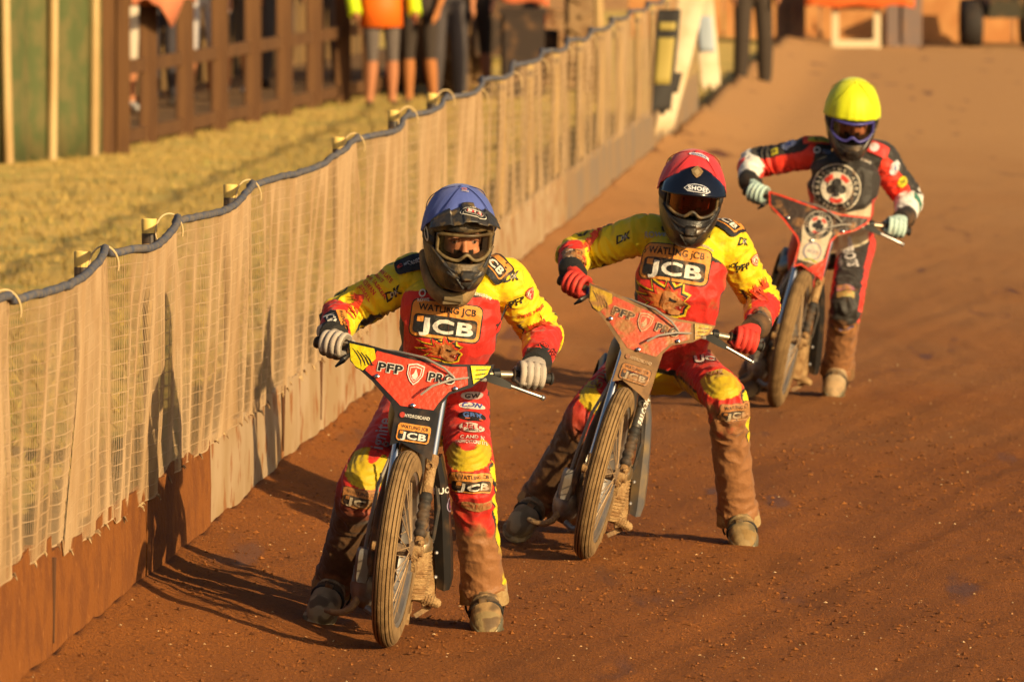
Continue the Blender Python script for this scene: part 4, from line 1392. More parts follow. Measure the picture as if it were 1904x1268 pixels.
def paint_team(names, t, front, side, v, J):
    n = len(v); c = np.tile(np.array(S_RED), (n, 1)); dirt = np.zeros(n)
    T = names == 'T'
    lat = np.array((J['shL'] - J['shR']).normalized()); u = (v - np.array(J['chest'])) @ lat
    nzv = vn(v, 14, 3)
    yoke = 2.47 - .9 * np.abs(u) + .02 * nzv
    put(c, T & (t > yoke), S_YEL)
    put(c, T & (np.abs(t - yoke) < .05), S_BLK)
    put(c, T & (t > 2.93) & (np.abs(u) < .09), S_BLK)
    put(c, T & (np.abs(u) > .152) & (t < 2.0) & (t > .5), S_BLK)
    put(c, T & (t < .42), S_BLK)
    put(c, T & (t < .30), S_YEL)
    dirt[T] = .02
    for s, sg in (('R', -1), ('L', 1)):
        A = names == 'A' + s
        b = 1.02 + .10 * nzv + .12 * np.abs(vn(v, 30, 8))
        put(c, A & (t < b), S_YEL)
        put(c, A & (t < 1.45) & (front < -.05) & (front > -.18), S_BLK)       # seam under the arm
        put(c, A & (t > .55) & (t < 1.0) & (np.abs(sg * side + .35) < .10) & (front > 0), S_BLK)
        put(c, A & (t < 1.75) & (sg * side < -.55) & (front < .55), S_YEL)
        put(c, A & (t > 1.90), S_BLK)
        dirt[A] = .0
        L_ = names == 'L' + s
        o = sg * side
        h = J['knh']['L' + s]; D_ = J['knh']['D' + s]; band = (h >= BLO) & (h <= BHI) & (D_ < .125); shn = (h < BLO) & (t > .93); th = ~band & ~shn & (D_ > .14)
        io = -o * .75 - J['upz'] * .65; oo = o * .9 - J['upz'] * .3
        put(c, L_ & th & (oo > .90), S_YEL); put(c, L_ & th & (np.abs(oo - .90) < .04), S_BLK)
        put(c, L_ & th & (io > .78), S_YEL); put(c, L_ & th & (np.abs(io - .78) < .05), S_BLK)
        put(c, L_ & band, (.62, .43, .008))
        if s == 'L':
            put(c, L_ & shn & (o > .88), S_YEL); put(c, L_ & shn & (np.abs(o - .88) < .035), S_BLK)
        put(c, L_ & (t > 1.955), (.42, .30, .14))
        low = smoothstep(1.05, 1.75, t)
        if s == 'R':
            mud_shade = smoothstep(-.05, .10, -h + .05 * vn(v, 9, 4))[:, None] * (L_ & shn)[:, None]  # right shin: mud and the shade on it, painted together as dark brown
            c = c * (1 - mud_shade) + np.array((.105, .046, .014)) * mud_shade
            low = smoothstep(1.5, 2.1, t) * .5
        dirt[L_] = (low * .60 + .06 * smoothstep(.8, 1, t))[L_] - ((o > .88) & shn & (s == 'L'))[L_] * .3
    return c, dirt

def paint_team_dusty(names, t, front, side, v, J):
    c, d = paint_team(names, t, front, side, v, J)
    L_ = np.char.startswith(names.astype(str), 'L')
    for q in ('LR', 'LL'):
        m = names == q
        d[m] += smoothstep(.05, -.04, J['knh'][q])[m] * (.32 if q == 'LL' else .0)
    d[names == 'T'] += .10
    return c, d

def paint_bw(names, t, front, side, v, J):
    n = len(v); c = np.tile(np.array((.030, .024, .020)), (n, 1)); dirt = np.full(n, .03)
    T = names == 'T'
    lat = np.array((J['shL'] - J['shR']).normalized()); u = (v - np.array(J['chest'])) @ lat
    put(c, T & (t < 1.80 + .5 * np.abs(u)), (.74, .62, .42))
    put(c, T & (np.abs(u) > .135) & (t < 2.0), (.68, .04, .02))
    put(c, T & (t < .35), (.030, .024, .020))
    for s, sg in (('R', -1), ('L', 1)):
        A = names == 'A' + s; o = sg * side
        w_ = -J['upz'] * .75 - o * .6
        put(c, A & (front > .05) & (w_ > -.32) & (t < 1.9), (.80, .035, .012))
        put(c, A & (t > .98) & (t < 1.9) & ((o > .25) | (J['upz'] > .15)), (.80, .76, .70))
        put(c, A & (t > 1.25) & (t < 1.5) & (o > .55), (.03, .17, .12) if s == 'L' else (.70, .06, .06))
        L_ = names == 'L' + s
        put(c, L_ & (o > .78) & (t < 1.6), (.70, .045, .03))
        put(c, L_ & (o < -.78) & (t < 1), (.62, .03, .02))
        dirt[L_] = (.05 + smoothstep(.8, 1.5, t) * .34)[L_]
    return c, dirt

# ---------------------------------------------------------------- hands and boots
def glove_mesh(g, b, f, u, wrist, col, inner):
    """hand closed round the grip: g grip centre, b along the bar (outwards), f forwards, u up"""
    mb = MB()
    q = lambda o, x, z: g + b * o + f * x + u * z
    for i, o in enumerate((-.0345, -.0115, .0115, .0345)):
        k = (1, 1.06, 1.03, .9)[i if inner > 0 else i]
        pts = [q(o * .96, -.012, .036), q(o, .020, .039 * k), q(o, .041 * k, .018), q(o, .040 * k, -.010), q(o, .020, -.031 * k), q(o, -.006, -.033 * k)]
        P2, R2 = chain(pts, [.0120, .0122, .0112, .0108, .0100, .0088], 4)
        mb.tube(P2, R2, 12)
        mb.ball(pts[0], .0122, 10); mb.ball(pts[-1], .0088, 8)
    pw = (wrist - q(0, -.03, .03)).normalized()
    lat = b
    c0 = q(0, -.010, .032)
    rings = []
    for t, a, h in ((-.012, .042, .015), (.005, .046, .019), (.035, .046, .024), (.065, .041, .027), (.09, .034, .028)):
        c = c0 + pw * t + u * (-.004)
        n_ = pw.cross(lat).normalized()
        rings.append(ellring(c, lat, n_, a, h, 18, 2.5))
    mb.loft(rings)
    # thumb leaves the inner side of the palm and closes under the bar
    ti = -1
    T = [q(-.030, -.045, .020), q(-.046, -.022, .006), q(-.050, .004, -.010), q(-.040, .026, -.020), q(-.026, .034, -.024)]
    P2, R2 = chain(T, [.0150, .0145, .0125, .0112, .0095], 4); mb.tube(P2, R2, 12); mb.ball(T[-1], .0095, 8)
    me = remesh(mb, .0024, 2)
    v = coords(me)
    rel = v - np.array(g)
    along = rel @ np.array(b); fr = rel @ np.array(f); up = rel @ np.array(u)
    c = np.tile(np.array(col), (len(v), 1))
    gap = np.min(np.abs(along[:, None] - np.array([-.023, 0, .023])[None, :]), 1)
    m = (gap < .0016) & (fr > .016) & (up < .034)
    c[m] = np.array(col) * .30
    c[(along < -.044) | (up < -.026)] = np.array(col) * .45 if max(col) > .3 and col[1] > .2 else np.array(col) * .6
    attr_col(me, c); me.materials.append(glove_m)
    me.polygons.foreach_set('use_smooth', [True] * len(me.polygons))
    return me
glove_m = mk('glove', attr='Col', rough=.7, bump=.4, bscale=260, bdist=.003, dust=.03, dscale=20)

def boot_extras(an, toe, kn, root, steel_shoe):
    d = (toe - an).normalized(); shaft = (kn - an).normalized()
    up = (shaft - d * shaft.dot(d)).normalized(); lat = d.cross(up)
    for t, r, k in ((.035, .064, 1.02), (.095, .056, .82)):
        mb = MB()
        pts = [an + d * (t + .012 * math.sin(a)) + up * -.030 + lat * (r * math.cos(a)) + up * (r * k * max(-.4, math.sin(a))) for a in np.linspace(-.4, math.pi + .4, 18)]
        mb.tube(pts, .0075, 8, flat=(1, .5), up=d)
        o = obj('boot_strap', mb, cuff_m, root, world_verts=True)
        mb = MB(); q = pts[9] - up * -.002
        mb.box(q + lat * .012, (.026, .012, .020), Matrix((lat, d, up)).transposed())
        link('buckle', mb.mesh('buckle', steel, False), o).matrix_local = world_of(root).inverted()
    if steel_shoe:
        mb = MB(); rings = []
        for t, w, h, z in ((.085, .050, .050, -.044), (.13, .0545, .046, -.046), (.17, .049, .040, -.049), (.20, .036, .031, -.054), (.218, .016, .015, -.060)):
            c = an + d * t + up * z
            rings.append([c + lat * (w * 1.04 * math.cos(a)) + up * (h * 1.04 * math.sin(a) * (1 if math.sin(a) > 0 else 1.05)) for a in np.linspace(math.pi * .86, math.pi * 2.14, 18)])
        mb.loft(rings, False, False)
        o = obj('steel_shoe', mb, mk_shoe, root, world_verts=True)
        q = o.modifiers.new('s', 'SOLIDIFY'); q.thickness = .004
mk_shoe = mk('steel_shoe', (.22, .19, .12), (.34, .23, .11), nscale=24, rough=.45, metal=.5, dust=.02, dscale=20, bump=.3, bscale=90)
def boot_mesh(an, toe, kn, cols):
    d = (toe - an).normalized()
    shaft = (kn - an).normalized()
    up = (shaft - d * shaft.dot(d)).normalized(); lat = d.cross(up)
    mb = MB(); rings = []
    for t, w, h, z in ((-.072, .022, .040, -.035), (-.060, .034, .062, -.02), (-.02, .040, .078, -.005), (.04, .042, .068, -.015), (.09, .046, .054, -.03), (.14, .047, .043, -.039), (.175, .041, .037, -.045), (.20, .029, .028, -.051), (.213, .010, .012, -.056)):
        c = an + d * (t * 1.0) + up * (z * 1.05)
        rings.append(ellring(c, lat, up, w * 1.13, h * 1.08, 20, 2.2))
    mb.loft(rings)
    mb.tube([an - up * .03, an + shaft * .05, an + shaft * .13], [.050, .052, .058], 18)
    # sole plate
    rings = []
    for t, w in ((-.075, .02), (-.06, .036), (0, .038), (.06, .040), (.12, .048), (.17, .045), (.205, .028), (.217, .010)):
        rings.append(ellring(an + d * (t * 1.02) + up * -.084, lat, up, w * 1.16, .010, 14, 4))
    mb.loft(rings)
    # buckle straps
    for t, r in ((.03, .055), (.085, .046)):
        pts = [an + d * (t - .01) + up * -.02 + lat * (r * math.cos(a)) + (up * .9 + d * .25) * (r * 1.25 * max(-.1, math.sin(a))) for a in np.linspace(-.2, math.pi + .2, 12)]
        mb.tube(pts, .009, 6)
    me = remesh(mb, .0038, 2)
    v = coords(me); rel = v - np.array(an); z = rel @ np.array(up); x = rel @ np.array(d)
    c = np.tile(np.array(cols[0]), (len(v), 1))
    nn = vn(v, 28, 2)
    k_ = smoothstep(-.2, .35, nn)[:, None]; c = c * (1 - k_) + np.array(cols[1]) * k_
    strap = (np.abs(x - .03 - .3 * (z + .02)) < .010) | (np.abs(x - .09 - .3 * (z + .02)) < .010)
    c[strap & (z > -.05)] = np.array(cols[1]) * .55
    c[(z < -.066)] = np.array(cols[2]) * .8
    c[(x > .15) & (nn < .1)] = cols[3]
    attr_col(me, c); me.materials.append(boot_m)
    me.polygons.foreach_set('use_smooth', [True] * len(me.polygons))
    return me
boot_m = mk('boot', attr='Col', rough=.75, bump=.5, bscale=120, bdist=.004, dust=.0, dscale=16, dustcol=(.46, .27, .11))

# ---------------------------------------------------------------- helmet
def shell_pt(z, ph, off=0.0):
    """ph = 0 points forwards (-Y)"""
    if z >= 0:
        k = math.sqrt(max(0, 1 - (z / .158) ** 2)); a, bk, fr = .124 * k, .150 * k, .146 * k
        q = 1.0
    else:
        s = -z
        a = np.interp(s, (0, .06, .12, .17, .19), (.124, .121, .108, .086, .074))
        bk = np.interp(s, (0, .06, .12, .17, .19), (.150, .142, .120, .085, .07))
        fr = np.interp(s, (0, .04, .08, .115, .15, .175, .19), (.146, .150, .166, .182, .178, .160, .140))
        q = 1.0 + .28 * min(1, s / .12)
    c, sn = math.cos(ph), math.sin(ph)
    if c > 0:
        x = a * math.copysign(abs(sn) ** (1 / q if q > 1 else 1), sn); y = -fr * abs(c) ** q
    else:
        x = a * sn; y = -bk * c
    p = V(x, y, z)
    if off:
        n = V(x / a ** 2 if a > 1e-5 else 0, y / (fr if c > 0 else bk) ** 2 if fr > 1e-5 else 0, z / .158 ** 2 if z > 0 else 0)
        p = p + (n.normalized() if n.length > 0 else V(0, 0, 1)) * off
    return p

def port_edge(ph, gz=0):
    a = abs(ph)
    return -gz - .056 + .030 * smoothstep(.6, 1.05, np.array(a)).item(), -gz + .052 - .022 * smoothstep(.6, 1.05, np.array(a)).item()

def helmet(root, M, st):
    ZS = [.158 * math.sin(math.pi / 2 * (1 - i / 16)) for i in range(17)] + list(np.linspace(-.008, -.185, 34))
    NP = 84
    GZ = st.get('gz', 0)
    mb = MB()
    grid = [[shell_pt(z if i else .1578, 2 * math.pi * j / NP) for j in range(NP)] for i, z in enumerate(ZS)]
    vs = [p for r in grid for p in r]; fs = []
    for i in range(len(ZS) - 1):
        for j in range(NP):
            ph = 2 * math.pi * (j + .5) / NP; ph = ph - 2 * math.pi if ph > math.pi else ph
            z = (ZS[i] + ZS[i + 1]) / 2
            lo, hi = port_edge(ph, GZ)
            if abs(ph) < 1.06 and lo < z < hi: continue
            j2 = (j + 1) % NP
            fs.append((i * NP + j, i * NP + j2, (i + 1) * NP + j2, (i + 1) * NP + j))
    top = len(vs); vs.append(V(0, 0, .158))
    for j in range(NP): fs.append((j, (j + 1) % NP, top))
    mb.add(vs, fs)
    me = mb.mesh('helmet', st['shell'], True, 50)
    hm = link('helmet', me, root)
    hm.matrix_local = world_of(root).inverted() @ M
    so = hm.modifiers.new('s', 'SOLIDIFY'); so.thickness = .016; so.offset = -1 if True else 1
    # chin guard details
    mb = MB()
    for k, (z, w) in enumerate(((-.085 - GZ, .62), (-.112 - GZ * .6, .52))):
        pts = [shell_pt(z + .018 * (ph / .6) ** 2, ph, .003) for ph in np.linspace(-w, w, 17)]
        mb.tube(pts, .005, 6)
    for s in (-1, 1):
        pts = [shell_pt(z, s * ph, .002) for z, ph in ((-.165, .05), (-.13, .22), (-.105, .42), (-.07, .75), (-.04, 1.05))]
        mb.tube(pts, .006, 6)
    link('chin_ribs', mb.mesh('chin_ribs', st.get('ribs', st['shell'])), hm)
    mb = MB()
    mb.loft([[shell_pt(z, ph, .006 + e) for ph in (-w_, -w_ * .4, w_ * .4, w_)] for z, w_, e in ((-.075 - GZ, .10, .000), (-.082 - GZ, .12, .010), (-.105 - GZ, .10, .008), (-.115 - GZ, .07, .0))], False, False)
    o = link('nose_vent', mb.mesh('nose_vent', st.get('vent', st.get('ribs', steel))), hm); q = o.modifiers.new('s', 'SOLIDIFY'); q.thickness = .004
    mb = MB()
    mb.loft([[shell_pt(z, ph, .002) for ph in (-w_, 0, w_)] for z, w_ in ((-.128, .20), (-.150, .16), (-.168, .05))], False, False)
    o = link('chin_vent', mb.mesh('chin_vent', rubber), hm); q = o.modifiers.new('s', 'SOLIDIFY'); q.thickness = .003
    # cloth race cover in the draw colour
    mb = MB(); rings = []
    NC = 72
    for i in range(19):
        f = i / 18; ring = []
        for j in range(NC):
            ph = 2 * math.pi * j / NC
            zl = st.get('cover_lo', .0) + (st.get('cover_hi', .10) - st.get('cover_lo', .0)) * max(0, math.cos(ph)) ** .8
            th = math.acos(max(-1, min(1, zl / .158))) * f
            z = .158 * math.cos(th)
            if i == 0: z = .1575
            w = .0015 * noise.noise((math.cos(ph) * 3, math.sin(ph) * 3, z * 22)) + (.003 * math.sin(ph * 17 + 2 * math.sin(ph * 5)) * f ** 3)
            ring.append(shell_pt(z, ph, .0055 + w + (.0025 if i == 18 else 0)))
        rings.append(ring)
    mb.loft(rings, False, True)
    t0 = mb.n; mb.v.append((0, 0, .1640)); mb.n += 1
    for j in range(NC): mb.f.append((j, (j + 1) % NC, t0)); mb.m.append(0)
    cv = link('helmet_cover', mb.mesh('helmet_cover', st['cover'], True, 180), hm)
    q = cv.modifiers.new('s', 'SOLIDIFY'); q.thickness = .0025
    for ph in (-.95, .95, 2.4, -2.4):
        mb = MB(); mb.tube([shell_pt(.158 * math.cos(th), ph * (.55 + .45 * th / 1.5), .0105) for th in np.linspace(.12, 1.45 if abs(ph) > 2 else .95, 16)], .0016, 6)
        link('cover_seam', mb.mesh('cover_seam', st['seam']), hm)
    # peak
    pk = None
    if st.get('peak'):
        D, base, fwd, drop = st['peak'], st.get('peak_base', .108), st.get('peak_fwd', .085), st.get('peak_drop', .070)
        mb = MB(); rings = []
        for i in range(15):
            f = i / 14; ring = []
            for j in range(41):
                u = -1 + 2 * j / 40; ph = u * 1.12
                b0 = shell_pt(base - .075 * u * u, ph, .010)
                ln = 1 - .62 * u * u
                rib = 0
                a_ = abs(u)
                rib = .013 * (smoothstep(.20, .26, np.array(a_)).item() - smoothstep(.50, .56, np.array(a_)).item()) if st.get('ridged') else .003 * (a_ > .55)
                step = .010 * ((f * 3) % 1) if (st.get('ridged') and a_ > .28) else 0
                ring.append(b0 + V(u * .012 * f, -fwd * ln * f, -drop * ln * f ** 1.25 + (.010 * (1 - f) if st.get('ridged') else .004 * math.sin(f * 3)) - rib * (1 - .5 * f) + step * (1 - f)))
            rings.append(ring)
        mb.loft(rings, False, False)
        pk = link('peak', mb.mesh('peak', D, True, 28), hm)
        q = pk.modifiers.new('s', 'SOLIDIFY'); q.thickness = .004
    # goggles
    def gl(ph, v, c=.150, a=.113):
        tp = .044 - .010 * (abs(ph) / .95) ** 3
        bt = -.050 + .024 * math.exp(-(ph / .17) ** 2) + .024 * (abs(ph) / .95) ** 3
        return V(a * math.sin(ph), -c * math.cos(ph) ** .9, bt + (tp - bt) * v - GZ)
    PH = np.linspace(-.95, .95, 31)
    out = [(p, 1) for p in PH] + [(PH[-1], v) for v in (.75, .5, .25)] + [(p, 0) for p in PH[::-1]] + [(PH[0], v) for v in (.25, .5, .75)]
    mb = MB()
    lo = [gl(p, v, .153, .116) for p, v in out]
    N = len(lo); rings = []
    for i in range(N):
        T = (lo[(i + 1) % N] - lo[i - 1]).normalized(); o_ = V(lo[i].x, lo[i].y, 0).normalized(); s_ = T.cross(o_).normalized()
        rings.append([lo[i] + s_ * (.0065 * math.cos(t)) + o_ * (.0065 * math.sin(t)) for t in np.linspace(0, 2 * math.pi, 9)[:-1]])
    mb.loft(rings, False, True, loop=True)
    gg = link('goggle_frame', mb.mesh('goggle_frame', st['gframe'], True, 60), hm)
    mb = MB(); mb.loft([[gl(p, v, .152, .114) for p in PH] for v in np.linspace(0, 1, 7)], False, False)
    link('goggle_lens', mb.mesh('goggle_lens', st['lens'], True, 180), hm)
    mb = MB()
    inn = [V(gl(p * .82, .5 + (v - .5) * .74, .118, .098).x, gl(p * .82, .5, .118, .098).y, gl(p * .82, .5 + (v - .5) * .70).z) for p, v in out]
    mb.loft([lo, inn], False, True)
    link('goggle_foam', mb.mesh('goggle_foam', rubber, True, 60), hm)
    for s in (-1, 1):
        mb = MB(); mb.loft([[shell_pt(z, s * ph, .003) for z in (-.016 - GZ, -GZ, .018 - GZ)] for ph in np.linspace(.98, 2.3, 14)], False, False)
        o = link('goggle_strap', mb.mesh('goggle_strap', st.get('strap', rubber), True), hm); q = o.modifiers.new('s', 'SOLIDIFY'); q.thickness = .003
    # face behind the lens
    mb = MB()
    mb.ball((0, -.012, -.01), (.076, .098, .118), 24)
    mb.tube([(0, -.100, .020), (0, -.116, -.008), (0, -.128, -.034), (0, -.112, -.048)], [.010, .011, .016, .012], 10)
    for s in (-1, 1):
        mb.ball((s * .034, -.088, .030), (.026, .016, .010), 10); mb.ball((s * .040, -.078, -.030), (.024, .024, .020), 10)
        mb.ball((s * .076, .0, -.01), (.010, .022, .030), 8)
    mb.ball((0, -.098, -.075), (.028, .016, .012), 10)
    me = remesh(mb, .0045, 3)
    v = coords(me); c = np.tile(np.array((.66, .30, .17)), (len(v), 1))
    c[(np.abs(v[:, 2] - .030) < .0055) & (np.abs(np.abs(v[:, 0]) - .034) < .022) & (v[:, 1] < -.07)] = (.22, .10, .05)
    c[(np.abs(v[:, 2] + .075) < .008) & (np.abs(v[:, 0]) < .024)] = (.5, .16, .12)
    c[(v[:, 2] < -.022) & (np.abs(v[:, 0]) < .034)] = (.020, .018, .017)
    attr_col(me, c); me.materials.append(skin_m)
    me.polygons.foreach_set('use_smooth', [True] * len(me.polygons))
    fc = link('face', me, root); fc.matrix_local = hm.matrix_local @ Matrix.Translation((0, 0, -GZ))
    for s in (-1, 1):
        mb = MB(); mb.ball((s * .034, -.0935, .008), .0125, 14)
        e = link('eye', mb.mesh('eye', EYEW), fc)
        mb.__init__(); mb.ball((s * .036, -.1045, .0075), (.0052, .0028, .0055), 12)
        link('iris', mb.mesh('iris', IRIS), fc)
        mb = MB()
        pts = [V(s * .034 + .016 * math.cos(a), -.101 - .006 * math.sin(a), .009 + .0075 * math.sin(a)) for a in np.linspace(-.1, math.pi + .1, 9)]
        mb.tube(pts, .0032, 6)
        link('eyelid', mb.mesh('eyelid', LID), fc)
    return hm, pk, cv
EYEW = mk('eye_white', (.62, .50, .44), rough=.2); IRIS = mk('iris', (.03, .02, .015), rough=.15); LID = mk('lid', (.45, .19, .11), rough=.6)
skin_m = mk('skin', attr='Col', rough=.5, bump=.1, bscale=300)

def lens_mat(name, tint, clear, rough=.05):
    m = bpy.data.materials.new(name); m.use_nodes = True
    nt = m.node_tree; N = nt.nodes; L = nt.links
    for n in list(N): N.remove(n)
    out = N.new('ShaderNodeOutputMaterial'); tr = N.new('ShaderNodeBsdfTransparent'); gl = N.new('ShaderNodeBsdfGlossy'); mx = N.new('ShaderNodeMixShader'); fr = N.new('ShaderNodeFresnel')
    tr.inputs[0].default_value = (*tint, 1); gl.inputs[0].default_value = (1, 1, 1, 1) if clear > .5 else (1, .45, .25, 1); gl.inputs['Roughness'].default_value = rough
    fr.inputs[0].default_value = 1.5 if clear > .5 else 2.2
    L.new(fr.outputs[0], mx.inputs[0]); L.new(tr.outputs[0], mx.inputs[1]); L.new(gl.outputs[0], mx.inputs[2]); L.new(mx.outputs[0], out.inputs[0])
    return m

# ================================================================== graphics
def jcb_patch(w, dark=False):
    o = (.45, .18, .05) if dark else ORANGE
    wh = (.45, .36, .24) if dark else WHITE
    bk = (.06, .04, .03) if dark else BLACK
    h = w * .535
    return [L_rect(w, h, bk, r=.1 * w), L_rect(w * .965, h * .94, o, r=.09 * w),
            L_text('WATLING JCB', h * .17, bk, (0, h * .30), .035, fit=w * .80),
            L_rect(w * .88, h * .50, bk, (0, -h * .14), r=.05 * w),
            L_rect(w * .09, h * .16, o, (-w * .35, h * -.02), r=.01 * w),
            L_text('JCB', h * .34, wh, (w * .02, -h * .15), .05, fit=w * .74)]

def shield(h, at, c1, c2):
    x, y = at
    def sh(k): return [(x - .42 * h * k, y + .42 * h * k), (x, y + .52 * h * k), (x + .42 * h * k, y + .42 * h * k), (x + .40 * h * k, y - .05 * h * k), (x + .22 * h * k, y - .36 * h * k), (x, y - .55 * h * k), (x - .22 * h * k, y - .36 * h * k), (x - .40 * h * k, y - .05 * h * k)]
    fl = [(x, y + .26 * h), (x + .10 * h, y + .05 * h), (x + .16 * h, y - .08 * h), (x + .08 * h, y - .26 * h), (x - .08 * h, y - .26 * h), (x - .16 * h, y - .08 * h), (x - .06 * h, y + .02 * h)]
    return [L_poly(sh(1.0), c1), L_poly(sh(.86), c2), L_poly(sh(.72), c1), L_poly(sh(.62), c2), L_poly(fl, c1)]

def outlined(s, h, at, c, oc, bold=.035, rot=0, fit=None, t=.16):
    a = L_text(s, h, c, at, bold, rot, fit=fit)
    if fit:
        b = L_text(s, h, oc, at, bold + t * .6, rot, fit=fit * 1.07)
    else:
        b = L_text(s, h, oc, at, bold + t * .5, rot)
    return [b, a]

def team_panel(dusty):
    red = (.62, .10, .05) if dusty else (.80, .07, .03)
    yel = (.60, .36, .03) if dusty else YEL
    bk = (.06, .045, .035) if dusty else BLACK
    wh = (.56, .38, .22) if dusty else WHITE
    mid = inset([(-.165, .040), (-.05, .030), (.09, .026), (.142, .034), (.158, -.030), (.100, -.062), (.075, -.10), (.062, -.128), (-.052, -.130), (-.068, -.118), (-.15, -.060), (-.195, -.034)], .005)
    yl = [(-.255, .044), (-.178, .040), (-.205, -.030), (-.235, -.014)]
    yl = [(-.258, .044), (-.172, .040), (-.160, .010), (-.196, -.034), (-.222, -.026), (-.243, -.008)]
    yr = [(.150, .034), (.214, .042), (.207, .014), (.170, -.022)]
    out = [('panel_graphic', [L_poly(mid, red)]), ('yellow_wing', [L_poly(yl, yel)] + [claw([(-.245 + .016 * i, .030 - .004 * i), (-.226 + .016 * i, .014 - .004 * i), (-.210 + .014 * i, -.004 - .003 * i), (-.204 + .014 * i, -.022 + .004 * i)], .0030, bk) for i in range(4)]),
           ('yellow_wing', [L_poly(yr, yel)] + [claw([(.166 + .002 * i, .022 - .014 * i), (.180, .024 - .014 * i), (.195, .028 - .014 * i), (.208 - .004 * i, .031 - .013 * i)], .0026, bk) for i in range(3)]),
           ('panel_lettering', outlined('PFP', .026, (-.106, -.012), bk, wh, .055, fit=.082) + shield(.066, (-.022, -.018), wh, red) + outlined('PRO', .026, (.066, -.018), bk, wh, .055, fit=.084)),
           ('hydroscand_lettering', [L_oval(.018, .018, (.5, .05, .03) if not dusty else (.3, .12, .06), (-.038, -.152)), L_text('HYDROSCAND', .0105, wh, (.012, -.152), .03, fit=.082)]),
           ('orange_plate', [(v + np.array((.010, -.205)), f, c) for v, f, c in jcb_patch(.112, dusty)])]
    return out

def club(k, at, col):
    x, y = at
    n = 14
    c = lambda cx, cy, r: [(x + (cx + r * math.cos(2 * math.pi * i / n)) * k, y + (cy + r * math.sin(2 * math.pi * i / n)) * k) for i in range(n)]
    return [L_poly(c(0, .27, .25), col), L_poly(c(-.28, -.08, .25), col), L_poly(c(.28, -.08, .25), col), L_poly([(x - .10 * k, y + .1 * k), (x + .10 * k, y + .1 * k), (x + .07 * k, y - .2 * k), (x + .14 * k, y - .48 * k), (x - .14 * k, y - .48 * k), (x - .07 * k, y - .2 * k)], col)]

def ace_badge(d, at=(0, 0), back=True):
    wh = (.62, .54, .42); bk = (.022, .018, .016); rd = (.66, .05, .03)
    x, y = at
    seg = lambda a0, a1, r0, r1, c: L_poly([(x + r1 * d * math.cos(a0 + (a1 - a0) * i / 8), y + r1 * d * math.sin(a0 + (a1 - a0) * i / 8)) for i in range(9)] + [(x + r0 * d * math.cos(a1 + (a0 - a1) * i / 8), y + r0 * d * math.sin(a1 + (a0 - a1) * i / 8)) for i in range(9)], c)
    return [L_oval(d, d, wh, at), L_oval(d * .95, d * .95, bk, at), L_oval(d * .66, d * .66, wh, at),
            seg(.5, 1.25, .20, .30, rd), seg(1.9, 2.65, .20, .30, rd), seg(4.2, 5.2, .22, .30, rd)] + club(d * .38, (x, y + .01 * d), bk) + \
           [L_arc('BELLE VUE ACES', .40 * d, .075 * d, wh, math.radians(205), math.radians(-25), at), L_arc('SPEEDWAY', .405 * d, .06 * d, wh, math.radians(228), math.radians(312), at, inside=True)]

def lion(h):
    """flame-maned head emblem"""
    ye, bk, rd, tn = (.82, .55, .02), BLACK, (.70, .05, .02), (.62, .28, .10)
    mane = [(-.40, -.30), (-.72, -.34), (-.50, -.12), (-.95, -.06), (-.58, .10), (-.92, .30), (-.42, .26), (-.55, .56), (-.12, .42), (-.08, .70), (.16, .46), (.36, .58), (.38, .34), (.58, .26), (.44, .10), (.60, -.02), (.52, -.16), (.50, -.34), (.30, -.42), (.05, -.44), (-.15, -.36)]
    face = [(-.10, .30), (.10, .30), (.26, .20), (.46, .10), (.50, .0), (.40, -.04), (.22, -.06), (.18, -.14), (.36, -.20), (.34, -.32), (.14, -.34), (-.06, -.20), (-.14, .0)]
    k = lambda pts: [(a * h, b * h) for a, b in pts]
    return [L_poly(k(mane), ye), L_poly([(a * h * .9, b * h * .88) for a, b in mane], bk), L_poly([(a * h * .80, b * h * .74) for a, b in mane], rd),
            L_poly([(a * h * .62, b * h * .58 + .02 * h) for a, b in mane], (.55, .16, .03)), L_poly(k(face), tn), L_poly(k([(.22, -.06), (.42, -.05), (.36, -.20), (.18, -.14)]), (.40, .02, .02)),
            L_poly(k([(.06, .17), (.26, .11), (.22, .07), (.08, .10)]), bk), L_poly(k([(.40, .09), (.50, .05), (.47, -.01), (.42, .02)]), bk),
            L_poly(k([(.32, -.05), (.37, -.05), (.34, -.12)]), (.75, .68, .5)), L_poly(k([(-.10, .30), (-.02, .12), (-.08, -.10), (-.14, .0)]), (.40, .14, .04)), L_poly(k([(.02, -.10), (.14, -.16), (.12, -.30), (.04, -.26)]), (.42, .16, .05)),
            L_text('LIONS', h * .17, ye, (-.30 * h, -.62 * h), .03)]

ace_panel = [('panel_graphic', [L_poly(inset(PANEL, .0), (.74, .05, .02)), L_poly(inset(PANEL, .008), (.055, .036, .025)),
                                L_poly([(-.072, -.06), (.072, -.06), (.066, -.10), (.062, -.22), (-.050, -.215), (-.055, -.13)], (.62, .50, .34))]),
             ('club_badge', ace_badge(.13, (.0, -.045))), ('lower_badge', [L_oval(.085, .085, (.30, .26, .30), (.006, -.165)), L_oval(.07, .07, (.66, .55, .42), (.006, -.165)), L_text('ACES', .015, (.25, .2, .25), (.006, -.165), .03)]),
             ('red_wedge', [L_poly([(.012, -.24), (.078, -.18), (.080, -.28), (.052, -.262)], (.74, .05, .02))])]

